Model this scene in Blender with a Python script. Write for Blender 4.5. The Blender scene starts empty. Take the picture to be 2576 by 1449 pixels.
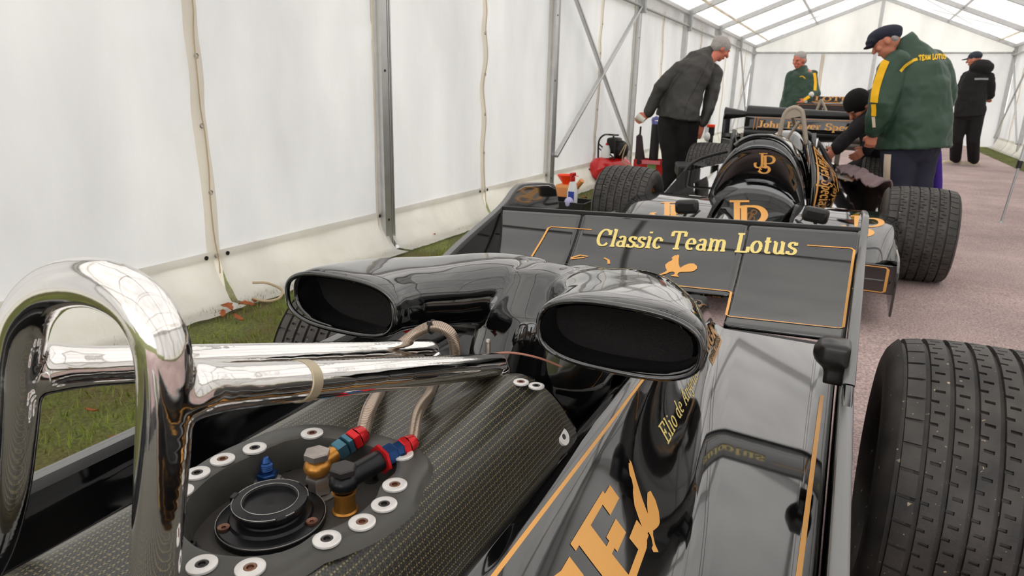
import bpy, math, random
import numpy as np
from mathutils import Vector, Matrix, noise
from mathutils.geometry import tessellate_polygon
random.seed(7)
V = Vector; PI = math.pi
sc = bpy.context.scene
col = sc.collection

# ---------------------------------------------------------------- camera, sky, exposure
CX, CY, FL = 1288.0, 724.5, 1709.0            # principal point and focal length of the photograph, pixels
YAW, PITCH, ROLL, EYE = .451, .284, .026, 1.147
fw = V((-math.sin(YAW)*math.cos(PITCH), math.cos(YAW)*math.cos(PITCH), -math.sin(PITCH)))
r0 = V((math.cos(YAW), math.sin(YAW), 0)); u0 = r0.cross(fw)
rt = r0*math.cos(ROLL)+u0*math.sin(ROLL); up = u0*math.cos(ROLL)-r0*math.sin(ROLL)
cam_d = bpy.data.cameras.new('camera'); cam = bpy.data.objects.new('camera', cam_d); col.objects.link(cam)
cam.matrix_world = Matrix(((rt.x, up.x, -fw.x, 0), (rt.y, up.y, -fw.y, 0), (rt.z, up.z, -fw.z, EYE), (0, 0, 0, 1)))
cam_d.sensor_width = 36; cam_d.lens = FL/2576*36; cam_d.clip_start = .02; cam_d.clip_end = 400
cam_d.dof.use_dof = True; cam_d.dof.focus_distance = 1.0; cam_d.dof.aperture_fstop = 14
sc.camera = cam
world = bpy.data.worlds.new('world'); sc.world = world; world.use_nodes = True
bg = world.node_tree.nodes['Background']; bg.inputs[0].default_value = (1.0, .99, .98, 1); bg.inputs[1].default_value = 1.95
sc.view_settings.view_transform = 'Standard'; sc.view_settings.look = 'None'
sc.view_settings.exposure = 0.34; sc.view_settings.gamma = 1.0; sc.view_settings.use_curve_mapping = False
sc.cycles.max_bounces = 12; sc.cycles.diffuse_bounces = 6; sc.cycles.transmission_bounces = 8; sc.cycles.glossy_bounces = 6

def ray(x, y): return rt*(x-CX)+up*(CY-y)+fw*FL
EYEV = V((0, 0, EYE))
def gz(x, y, z=0):                              # point of the world at height z seen at a photo pixel
    d = ray(x, y); return EYEV+d*((z-EYE)/d.z)
def gy(x, y, Y):                                # ... at distance Y down the marquee
    d = ray(x, y); return EYEV+d*(Y/d.y)
def gx(x, y, X):
    d = ray(x, y); return EYEV+d*(X/d.x)

# ---------------------------------------------------------------- materials
def s2l(c): return tuple(((v/255+.055)/1.055)**2.4 if v/255 > .04045 else v/255/12.92 for v in c)
MATS = {}
def mat(name, rgb, rough=.5, metal=0, ior=1.45, coat=0, bump=0, bscale=50, vary=0, vscale=8, spec=.5, trans=0, lin=False):
    m = bpy.data.materials.new(name); m.use_nodes = True; nt = m.node_tree; p = nt.nodes['Principled BSDF']
    c = rgb if lin else s2l(rgb)
    p.inputs['Base Color'].default_value = (*c, 1); p.inputs['Roughness'].default_value = rough
    p.inputs['Metallic'].default_value = metal; p.inputs['IOR'].default_value = ior
    p.inputs['Coat Weight'].default_value = coat; p.inputs['Coat Roughness'].default_value = .03
    p.inputs['Transmission Weight'].default_value = trans
    if vary or bump:
        tc = nt.nodes.new('ShaderNodeTexCoord')
    if vary:
        n = nt.nodes.new('ShaderNodeTexNoise'); n.inputs['Scale'].default_value = vscale; n.inputs['Detail'].default_value = 5
        nt.links.new(tc.outputs['Object'], n.inputs['Vector'])
        mx = nt.nodes.new('ShaderNodeMix'); mx.data_type = 'RGBA'
        mx.inputs[6].default_value = (*[v*(1-vary) for v in c], 1); mx.inputs[7].default_value = (*[min(1, v*(1+vary)) for v in c], 1)
        nt.links.new(n.outputs[0], mx.inputs[0]); nt.links.new(mx.outputs[2], p.inputs['Base Color'])
    if bump:
        n = nt.nodes.new('ShaderNodeTexNoise'); n.inputs['Scale'].default_value = bscale; n.inputs['Detail'].default_value = 4
        nt.links.new(tc.outputs['Object'], n.inputs['Vector'])
        b = nt.nodes.new('ShaderNodeBump'); b.inputs['Strength'].default_value = bump; b.inputs['Distance'].default_value = .004
        nt.links.new(n.outputs[0], b.inputs['Height']); nt.links.new(b.outputs[0], p.inputs['Normal'])
    MATS[name] = m; return m
gloss = mat('black_gloss_paint', (.004, .004, .0045), .05, ior=1.75, coat=.8, lin=True)
gloss2 = mat('black_satin_paint', (.012, .012, .012), .28, ior=1.5, lin=True)
matt = mat('matt_black', (.012, .011, .011), .6, lin=True)
gold = mat('gold_paint', (243, 178, 96), .35)
cream = mat('cream_gold_paint', (245, 222, 138), .35)
orange_gold = mat('dull_gold_paint', (196, 130, 70), .35)
chrome = mat('polished_alloy', (.86, .84, .82), .07, 1, lin=True, bump=.05, bscale=30)
alum = mat('brushed_aluminium', (.56, .56, .56), .36, .75, lin=True, vary=.15, vscale=12)
galv = mat('galvanised_steel', (.42, .43, .43), .45, .7, lin=True, vary=.2, vscale=20)
washer_m = mat('white_alloy_washer', (.74, .72, .70), .35, .35, lin=True, vary=.12, vscale=90)
steel = mat('worn_steel', (.42, .38, .35), .35, .85, lin=True, vary=.3, vscale=120)
darksteel = mat('dark_steel', (.05, .045, .045), .35, .6, lin=True)
brown_bolt = mat('bronzed_screw', (.24, .12, .08), .35, .8, lin=True, vary=.3, vscale=100)
anod_gold = mat('gold_anodised_alloy', (.55, .25, .05), .33, .7, lin=True, vary=.25, vscale=60)
anod_blue = mat('blue_anodised_alloy', (.02, .07, .22), .28, .7, lin=True, vary=.3, vscale=80)
anod_teal = mat('teal_anodised_alloy', (.06, .16, .22), .28, .7, lin=True, vary=.3, vscale=80)
anod_red = mat('red_anodised_alloy', (.62, .015, .02), .28, .5, lin=True, vary=.15, vscale=80)
anod_black = mat('black_anodised_alloy', (.018, .018, .02), .3, .5, lin=True, vary=.3, vscale=60)
worn_edge = mat('worn_bright_edge', (.5, .48, .45), .35, .8, lin=True)
recess_m = mat('dusty_composite', (.055, .05, .046), .6, lin=True, vary=.35, vscale=14, bump=.15, bscale=200)
flange_m = mat('resin_composite', (.06, .058, .052), .38, lin=True, vary=.3, vscale=20, bump=.1, bscale=60)
decal_white = mat('white_paint', (235, 232, 228), .4)
white_pl = mat('white_plastic', (235, 235, 235), .35)
paper = mat('white_paper', (232, 228, 218), .8)
red_pl = mat('red_plastic', (200, 24, 22), .35, ior=1.5)
red_paint = mat('red_tank_paint', (205, 22, 24), .25, coat=.5)
orange_pl = mat('orange_plastic', (246, 66, 20), .4)
tan_pl = mat('tan_plastic', (226, 150, 88), .45)
blue_pl = mat('blue_plastic', (50, 70, 160), .4)
green_lb = mat('green_label', (128, 160, 96), .6)
black_pl = mat('black_plastic', (28, 27, 27), .4)
grey_hoop = mat('grey_hoop_paint', (172, 158, 142), .4)
purple_cl = mat('purple_cloth', (64, 36, 138), .8, bump=.4, bscale=30)
fleece = mat('mauve_grey_fleece', (122, 104, 106), .95, bump=1, bscale=60, vary=.35, vscale=14)
skin_m = mat('skin', (205, 132, 105), .5, vary=.12, vscale=14, bump=.1, bscale=80)
skin_red = mat('reddened_skin', (212, 124, 100), .5, vary=.12, vscale=20)
hair_grey = mat('grey_hair', (168, 162, 158), .8, vary=.4, vscale=70, bump=.8, bscale=180)
green_coat = mat('dark_green_nylon', (46, 72, 56), .45, vary=.12, vscale=5, bump=.9, bscale=7)
charcoal = mat('charcoal_waxed_cotton', (60, 58, 55), .6, vary=.15, vscale=6, bump=.8, bscale=8)
navy = mat('navy_cloth', (38, 40, 56), .85, bump=.8, bscale=9)
black_cl = mat('black_cloth', (24, 22, 24), .85, bump=.8, bscale=9)
beanie_m = mat('black_knit', (14, 12, 12), .95, bump=.6, bscale=90)
yellow_cl = mat('yellow_cloth', (250, 190, 20), .7)
cream_cl = mat('cream_cloth', (226, 210, 186), .8)
stitch_y = mat('yellow_print', (236, 190, 40), .7)
leaf_m = mat('dead_leaf', (150, 84, 44), .8, vary=.4, vscale=30)
rope_m = mat('rope', (190, 170, 140), .9)
exh = mat('exhaust_dull', (150, 140, 130), .4, .6)
eye_m = mat('eye_dark', (40, 30, 28), .3)

def fabric(name, rgb, T=.45, bump=.3, bs=3):     # translucent white marquee cloth
    m = bpy.data.materials.new(name); m.use_nodes = True; nt = m.node_tree; nt.nodes.remove(nt.nodes['Principled BSDF'])
    out = nt.nodes['Material Output']; c = s2l(rgb)
    p = nt.nodes.new('ShaderNodeBsdfPrincipled'); p.inputs['Base Color'].default_value = (*c, 1); p.inputs['Roughness'].default_value = .42
    t = nt.nodes.new('ShaderNodeBsdfTranslucent'); t.inputs[0].default_value = (c[0], c[1], c[2], 1)
    mx = nt.nodes.new('ShaderNodeMixShader'); mx.inputs[0].default_value = T
    tc = nt.nodes.new('ShaderNodeTexCoord'); n = nt.nodes.new('ShaderNodeTexNoise')
    mp = nt.nodes.new('ShaderNodeMapping'); mp.inputs['Scale'].default_value = (1, 1, .35)
    nt.links.new(tc.outputs['Object'], mp.inputs[0]); nt.links.new(mp.outputs[0], n.inputs['Vector'])
    n.inputs['Scale'].default_value = bs; n.inputs['Detail'].default_value = 4
    b = nt.nodes.new('ShaderNodeBump'); b.inputs['Strength'].default_value = bump; b.inputs['Distance'].default_value = .03
    nt.links.new(n.outputs[0], b.inputs['Height'])
    nt.links.new(b.outputs[0], p.inputs['Normal']); nt.links.new(b.outputs[0], t.inputs['Normal'])
    n2 = nt.nodes.new('ShaderNodeTexNoise'); n2.inputs['Scale'].default_value = 1.1; n2.inputs['Detail'].default_value = 6; nt.links.new(mp.outputs[0], n2.inputs['Vector'])
    mc = nt.nodes.new('ShaderNodeMix'); mc.data_type = 'RGBA'; mc.inputs[6].default_value = (c[0]*.80, c[1]*.80, c[2]*.81, 1); mc.inputs[7].default_value = (*c, 1)
    mr = nt.nodes.new('ShaderNodeMapRange'); mr.inputs[1].default_value = .35; mr.inputs[2].default_value = .6; nt.links.new(n2.outputs[0], mr.inputs[0]); nt.links.new(mr.outputs[0], mc.inputs[0])
    nt.links.new(mc.outputs[2], p.inputs['Base Color']); nt.links.new(mc.outputs[2], t.inputs[0])
    nt.links.new(p.outputs[0], mx.inputs[1]); nt.links.new(t.outputs[0], mx.inputs[2]); nt.links.new(mx.outputs[0], out.inputs[0])
    return m
wall_fab = fabric('wall_vinyl', (236, 235, 237), .42, 1.0)
roof_fab = fabric('roof_vinyl', (243, 241, 238), .55, .15)
skirt_fab = fabric('skirt_vinyl', (247, 243, 236), .42, .6, 9)
seam_m = fabric('ivory_vinyl', (250, 243, 230), .5, .3, 9)

def ground_mat(name, c1, c2, c3, scale, bump, bscale, rough=.9, fine=0):
    m = bpy.data.materials.new(name); m.use_nodes = True; nt = m.node_tree; p = nt.nodes['Principled BSDF']
    p.inputs['Roughness'].default_value = rough
    tc = nt.nodes.new('ShaderNodeTexCoord')
    n = nt.nodes.new('ShaderNodeTexNoise'); n.inputs['Scale'].default_value = scale; n.inputs['Detail'].default_value = 8; n.inputs['Roughness'].default_value = .65
    r = nt.nodes.new('ShaderNodeValToRGB'); e = r.color_ramp.elements
    e[0].position = .32; e[0].color = (*s2l(c1), 1); e[1].position = .68; e[1].color = (*s2l(c3), 1)
    k = r.color_ramp.elements.new(.5); k.color = (*s2l(c2), 1)
    nt.links.new(tc.outputs['Object'], n.inputs['Vector']); nt.links.new(n.outputs[0], r.inputs[0])
    last = r.outputs[0]
    if fine:
        n3 = nt.nodes.new('ShaderNodeTexNoise'); n3.inputs['Scale'].default_value = fine; n3.inputs['Detail'].default_value = 2
        nt.links.new(tc.outputs['Object'], n3.inputs['Vector'])
        mp = nt.nodes.new('ShaderNodeMapRange'); mp.inputs[1].default_value = .3; mp.inputs[2].default_value = .7; mp.inputs[3].default_value = .6; mp.inputs[4].default_value = 1.4
        nt.links.new(n3.outputs[0], mp.inputs[0])
        ml = nt.nodes.new('ShaderNodeVectorMath'); ml.operation = 'SCALE'
        nt.links.new(last, ml.inputs[0]); nt.links.new(mp.outputs[0], ml.inputs['Scale']); last = ml.outputs[0]
    nt.links.new(last, p.inputs['Base Color'])
    n2 = nt.nodes.new('ShaderNodeTexNoise'); n2.inputs['Scale'].default_value = bscale; n2.inputs['Detail'].default_value = 3
    b = nt.nodes.new('ShaderNodeBump'); b.inputs['Strength'].default_value = bump; b.inputs['Distance'].default_value = .01
    nt.links.new(tc.outputs['Object'], n2.inputs['Vector']); nt.links.new(n2.outputs[0], b.inputs['Height']); nt.links.new(b.outputs[0], p.inputs['Normal'])
    return m
lawn_m = ground_mat('lawn', (92, 70, 44), (86, 92, 38), (120, 128, 56), 2.2, .8, 60, fine=70)
carpet_m = ground_mat('mauve_carpet', (158, 138, 136), (176, 154, 151), (194, 172, 168), .9, .5, 160, fine=110)
blade_m = mat('grass_blade', (122, 134, 52), .7, vary=.55, vscale=3)

def tyre_mat():
    m = bpy.data.materials.new('tyre_rubber'); m.use_nodes = True; nt = m.node_tree; p = nt.nodes['Principled BSDF']
    tc = nt.nodes.new('ShaderNodeTexCoord')
    n = nt.nodes.new('ShaderNodeTexNoise'); n.inputs['Scale'].default_value = 14; n.inputs['Detail'].default_value = 6
    r = nt.nodes.new('ShaderNodeValToRGB'); r.color_ramp.elements[0].color = (.022, .020, .019, 1); r.color_ramp.elements[1].color = (.062, .055, .049, 1)
    r.color_ramp.elements[0].position = .35; r.color_ramp.elements[1].position = .7
    v = nt.nodes.new('ShaderNodeTexNoise'); v.inputs['Scale'].default_value = 85; v.inputs['Detail'].default_value = 2
    rr = nt.nodes.new('ShaderNodeValToRGB'); rr.color_ramp.elements[0].position = .70; rr.color_ramp.elements[1].position = .76
    mx = nt.nodes.new('ShaderNodeMix'); mx.data_type = 'RGBA'; mx.inputs[7].default_value = (.42, .34, .24, 1)
    for a in (n, v): nt.links.new(tc.outputs['Object'], a.inputs['Vector'])
    nt.links.new(n.outputs[0], r.inputs[0]); nt.links.new(v.outputs[0], rr.inputs[0]); nt.links.new(rr.outputs[0], mx.inputs[0])
    nt.links.new(r.outputs[0], mx.inputs[6]); nt.links.new(mx.outputs[2], p.inputs['Base Color'])
    p.inputs['Roughness'].default_value = .55
    b = nt.nodes.new('ShaderNodeBump'); b.inputs['Strength'].default_value = .25; b.inputs['Distance'].default_value = .002
    n2 = nt.nodes.new('ShaderNodeTexNoise'); n2.inputs['Scale'].default_value = 240
    nt.links.new(tc.outputs['Object'], n2.inputs['Vector']); nt.links.new(n2.outputs[0], b.inputs['Height']); nt.links.new(b.outputs[0], p.inputs['Normal'])
    return m
rubber = tyre_mat()

def carbon_mat():                                # kevlar-stitched carbon weave
    m = bpy.data.materials.new('carbon_kevlar_weave'); m.use_nodes = True; nt = m.node_tree; p = nt.nodes['Principled BSDF']
    L = nt.links; N = nt.nodes.new
    tc = N('ShaderNodeTexCoord'); sx = N('ShaderNodeSeparateXYZ'); L.new(tc.outputs['UV'], sx.inputs[0])
    def mth(op, a, b=None):
        n = N('ShaderNodeMath'); n.operation = op
        for i, q in enumerate((a, b)):
            if q is None: continue
            if isinstance(q, (int, float)): n.inputs[i].default_value = q
            else: L.new(q, n.inputs[i])
        return n.outputs[0]
    U, W = sx.outputs[0], sx.outputs[1]
    nz = N('ShaderNodeTexNoise'); nz.inputs['Scale'].default_value = 18; L.new(tc.outputs['UV'], nz.inputs['Vector'])
    wob = mth('MULTIPLY', nz.outputs[0], .25)
    u = mth('ADD', mth('MULTIPLY', U, 118), wob); v = mth('ADD', mth('MULTIPLY', W, 240), wob)
    fu = mth('FRACT', u); fv = mth('FRACT', mth('ADD', v, mth('MULTIPLY', mth('FLOOR', u), .37)))
    line = mth('MULTIPLY', mth('LESS_THAN', mth('ABSOLUTE', mth('SUBTRACT', fu, .5)), .09), mth('LESS_THAN', fv, .55))
    u2 = mth('FRACT', mth('MULTIPLY', U, 240)); v2 = mth('FRACT', mth('MULTIPLY', W, 118))
    line2 = mth('MULTIPLY', mth('LESS_THAN', mth('ABSOLUTE', mth('SUBTRACT', v2, .5)), .10), mth('LESS_THAN', u2, .45))
    ln = mth('MAXIMUM', line, mth('MULTIPLY', line2, .35))
    ck = N('ShaderNodeTexChecker'); ck.inputs['Scale'].default_value = 480; L.new(tc.outputs['UV'], ck.inputs['Vector'])
    ck.inputs['Color1'].default_value = (.012, .0115, .010, 1); ck.inputs['Color2'].default_value = (.040, .039, .036, 1)
    mx = N('ShaderNodeMix'); mx.data_type = 'RGBA'; mx.inputs[7].default_value = (.24, .20, .085, 1)
    L.new(ln, mx.inputs[0]); L.new(ck.outputs[0], mx.inputs[6]); L.new(mx.outputs[2], p.inputs['Base Color'])
    p.inputs['Roughness'].default_value = .36; p.inputs['Coat Weight'].default_value = .25; p.inputs['Coat Roughness'].default_value = .22
    b = N('ShaderNodeBump'); b.inputs['Strength'].default_value = .4; b.inputs['Distance'].default_value = .0006
    L.new(ck.outputs[1], b.inputs['Height']); L.new(b.outputs[0], p.inputs['Normal'])
    return m
carbon = carbon_mat()

def braid_mat():
    m = bpy.data.materials.new('braided_steel'); m.use_nodes = True; nt = m.node_tree; p = nt.nodes['Principled BSDF']
    tc = nt.nodes.new('ShaderNodeTexCoord'); ck = nt.nodes.new('ShaderNodeTexChecker'); ck.inputs['Scale'].default_value = 1
    mp = nt.nodes.new('ShaderNodeMapping'); mp.inputs['Rotation'].default_value = (0, 0, PI/4); mp.inputs['Scale'].default_value = (620, 620, 1)
    nt.links.new(tc.outputs['UV'], mp.inputs[0]); nt.links.new(mp.outputs[0], ck.inputs['Vector'])
    ck.inputs['Color1'].default_value = (.62, .50, .40, 1); ck.inputs['Color2'].default_value = (.20, .15, .12, 1)
    nt.links.new(ck.outputs[0], p.inputs['Base Color']); p.inputs['Metallic'].default_value = .8; p.inputs['Roughness'].default_value = .3
    b = nt.nodes.new('ShaderNodeBump'); b.inputs['Strength'].default_value = .6; b.inputs['Distance'].default_value = .0006
    nt.links.new(ck.outputs[1], b.inputs['Height']); nt.links.new(b.outputs[0], p.inputs['Normal'])
    return m
braid = braid_mat()

# ---------------------------------------------------------------- mesh helpers
def frames(pts, upv=None):
    pts = [V(p) for p in pts]; n = len(pts); T = []
    for i in range(n):
        a = pts[max(0, i-1)]; b = pts[min(n-1, i+1)]; T.append((b-a).normalized())
    u = V(upv) if upv is not None else (V((0, 0, 1)) if abs(T[0].z) < .9 else V((0, 1, 0)))
    F = []
    for t in T:
        s = t.cross(u)
        if s.length < 1e-4: s = t.cross(V((0, 1, .01)))
        s.normalize(); w = s.cross(t).normalized(); F.append((s, w))
        if upv is None: u = w
    return pts, F
def catmull(pts, n=6):
    P = [np.array(p, float) for p in pts]; P = [2*P[0]-P[1]]+P+[2*P[-1]-P[-2]]; out = []
    for i in range(1, len(P)-2):
        for k in range(n):
            t = k/n; a, b, c, d = P[i-1:i+3]
            out.append(tuple(.5*(2*b+(c-a)*t+(2*a-5*b+4*c-d)*t*t+(3*b-a-3*c+d)*t**3)))
    out.append(tuple(P[-2])); return out
class G:
    def __init__(s): s.v = []; s.f = []; s.uv = {}
    def add(s, v, f):
        o = len(s.v); s.v += [tuple(p) for p in v]; s.f += [tuple(i+o for i in q) for q in f]; return s
    def box(s, c, size, M=None, taper=1):
        x, y, z = [q/2 for q in size]; vs = []
        for sz in (-1, 1):
            k = 1 if sz < 0 else taper
            for a, b in ((-1, -1), (1, -1), (1, 1), (-1, 1)):
                p = V((a*x*k, b*y*k, sz*z)); vs.append((M @ p if M else p)+V(c))
        return s.add(vs, [(3, 2, 1, 0), (4, 5, 6, 7), (0, 1, 5, 4), (1, 2, 6, 5), (2, 3, 7, 6), (3, 0, 4, 7)])
    def bar(s, a, b, w, h, upv=(0, 0, 1)):           # rectangular bar from a to b
        a, b = V(a), V(b); t = (b-a).normalized(); sd = t.cross(V(upv)).normalized(); u = sd.cross(t)
        vs = [p+sd*(i*w/2)+u*(j*h/2) for p in (a, b) for i, j in ((-1, -1), (1, -1), (1, 1), (-1, 1))]
        return s.add(vs, [(3, 2, 1, 0), (4, 5, 6, 7), (0, 1, 5, 4), (1, 2, 6, 5), (2, 3, 7, 6), (3, 0, 4, 7)])
    def sweep(s, pts, rad, n=14, upv=None, ex=2, caps='flat', close=False):
        pts, F = frames(pts, upv); m = len(pts)
        if isinstance(rad, (int, float)): rad = [(rad, rad)]*m
        rad = [(r, r) if isinstance(r, (int, float)) else r for r in rad]
        if len(rad) == 2 and m > 2:
            a, b = rad; rad = [(a[0]+(b[0]-a[0])*i/(m-1), a[1]+(b[1]-a[1])*i/(m-1)) for i in range(m)]
        if caps == 'round':
            def cap(p, d, fr, r):
                out = []
                for k in (1, 2, 3):
                    a = k/3*PI/2*.92; out.append((p+d*(math.sin(a)*min(r)), fr, (r[0]*math.cos(a), r[1]*math.cos(a))))
                return out
            t0 = (pts[0]-pts[1]).normalized(); t1 = (pts[-1]-pts[-2]).normalized()
            A = cap(pts[0], t0, F[0], rad[0])[::-1]; B = cap(pts[-1], t1, F[-1], rad[-1])
            pts = [q[0] for q in A]+pts+[q[0] for q in B]; F = [q[1] for q in A]+F+[q[1] for q in B]; rad = [q[2] for q in A]+list(rad)+[q[2] for q in B]; m = len(pts)
        vs = []
        for p, (sd, w), (rx, ry) in zip(pts, F, rad):
            for k in range(n):
                a = 2*PI*k/n; c, d = math.cos(a), math.sin(a)
                vs.append(p+sd*(rx*math.copysign(abs(c)**(2/ex), c))+w*(ry*math.copysign(abs(d)**(2/ex), d)))
        fs = [(i*n+k, i*n+(k+1) % n, (i+1)*n+(k+1) % n, (i+1)*n+k) for i in range(m-1) for k in range(n)]
        if close: fs += [((m-1)*n+k, (m-1)*n+(k+1) % n, (k+1) % n, k) for k in range(n)]
        elif caps: fs += [tuple(range(n))[::-1], tuple((m-1)*n+k for k in range(n))]
        return s.add(vs, fs)
    def tube(s, a, b, r, r2=None, n=12): return s.sweep([a, b], [(r, r), (r2 or r, r2 or r)], n=n)
    def ell(s, c, r, M=None, nu=16, nv=10):
        vs = [V((0, 0, -1))]
        for j in range(1, nv):
            a = -PI/2+PI*j/nv
            for i in range(nu): b = 2*PI*i/nu; vs.append(V((math.cos(a)*math.cos(b), math.cos(a)*math.sin(b), math.sin(a))))
        vs.append(V((0, 0, 1)))
        if isinstance(r, (int, float)): r = (r, r, r)
        vs = [V((p.x*r[0], p.y*r[1], p.z*r[2])) for p in vs]; vs = [(M @ p if M else p)+V(c) for p in vs]
        fs = [(0, 1+(i+1) % nu, 1+i) for i in range(nu)]
        for j in range(nv-2):
            for i in range(nu): a = 1+j*nu; fs.append((a+i, a+(i+1) % nu, a+nu+(i+1) % nu, a+nu+i))
        a = 1+(nv-2)*nu; fs += [(a+i, a+(i+1) % nu, len(vs)-1) for i in range(nu)]
        return s.add(vs, fs)
    def lathe(s, prof, c=(0, 0, 0), ax=(0, 0, 1), n=32, a0=0, a1=2*PI):  # prof: (radius, height)
        ax = V(ax).normalized(); sd = ax.orthogonal().normalized() if abs(ax.z) < .99 else V((1, 0, 0)); w = ax.cross(sd); c = V(c); vs = []
        full = abs(a1-a0-2*PI) < 1e-6; nn = n if full else n+1
        for r, h in prof:
            for k in range(nn):
                a = a0+(a1-a0)*k/n; vs.append(c+ax*h+sd*(r*math.cos(a))+w*(r*math.sin(a)))
        fs = [(i*nn+k, i*nn+(k+1) % nn, (i+1)*nn+(k+1) % nn, (i+1)*nn+k) for i in range(len(prof)-1) for k in range(nn if full else n)]
        return s.add(vs, fs)
    def hexa(s, c, ax, r, h, n=6, ch=.12):              # chamfered hexagon nut starting at c along ax
        return s.lathe([(0, 0), (r*(1-ch), 0), (r, h*.12), (r, h*.85), (r*(1-ch), h), (0, h)], c, ax, n)
    def prism(s, poly, d):
        poly = [V(p) for p in poly]; n = len(poly); d = V(d)
        return s.add(poly+[p+d for p in poly], [tuple(range(n))[::-1], tuple(range(n, 2*n))]+[(i, (i+1) % n, (i+1) % n+n, i+n) for i in range(n)])
    def grid(s, fn, nu, nv, uv=None):
        vs = [fn(i/nu, j/nv) for i in range(nu+1) for j in range(nv+1)]
        fs = [(i*(nv+1)+j, (i+1)*(nv+1)+j, (i+1)*(nv+1)+j+1, i*(nv+1)+j+1) for i in range(nu) for j in range(nv)]
        return s.add(vs, fs)
    def mesh(s, name, m, ang=35, smooth=True, uvs=None):
        me = bpy.data.meshes.new(name); me.from_pydata([tuple(p) for p in s.v], [], s.f); me.materials.append(m)
        if smooth:
            me.polygons.foreach_set('use_smooth', [True]*len(me.polygons))
            try: me.set_sharp_from_angle(angle=math.radians(ang))
            except Exception: pass
        if uvs is not None:
            l = me.uv_layers.new(name='UVMap')
            for lp in me.loops: l.data[lp.index].uv = uvs[lp.vertex_index]
        me.update(); return me
    def obj(s, name, m, parent=None, bevel=0, ang=35, smooth=True, uvs=None, vox=0, sm=0, subs=0, solid=0, **tg):
        o = bpy.data.objects.new(name, s.mesh(name, m, ang, smooth, uvs)); col.objects.link(o)
        if parent: o.parent = parent; o.matrix_parent_inverse = Matrix.Translation(parent_world(parent)).inverted()
        if solid: md = o.modifiers.new('solid', 'SOLIDIFY'); md.thickness = solid; md.offset = 0
        if subs: md = o.modifiers.new('subs', 'SUBSURF'); md.levels = subs; md.render_levels = subs
        if bevel: md = o.modifiers.new('bevel', 'BEVEL'); md.width = bevel; md.segments = 2; md.limit_method = 'ANGLE'
        if vox:
            md = o.modifiers.new('merge', 'REMESH'); md.mode = 'VOXEL'; md.voxel_size = vox; md.use_smooth_shade = True
            if sm: md = o.modifiers.new('soften', 'SMOOTH'); md.factor = .5; md.iterations = sm
        tag(o, **tg); return o
def parent_world(p):
    l = V(p.location)
    while p.parent: p = p.parent; l += V(p.location)
    return l
def tag(o, label=None, cat=None, group=None, kind=None):
    if label: o['label'] = label
    if cat: o['category'] = cat
    if group: o['group'] = group
    if kind: o['kind'] = kind
    return o
def empty(name, loc, label=None, cat=None, group=None, kind=None, parent=None):
    o = bpy.data.objects.new(name, None); o.location = loc; o.empty_display_size = .1; col.objects.link(o)
    if parent: o.parent = parent; o.location = V(loc)-parent_world(parent)
    return tag(o, label, cat, group, kind)
def wrap(o, target, off=.003):
    md = o.modifiers.new('wrap', 'SHRINKWRAP'); md.target = target; md.wrap_method = 'NEAREST_SURFACEPOINT'; md.wrap_mode = 'ABOVE_SURFACE'; md.offset = off

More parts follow.
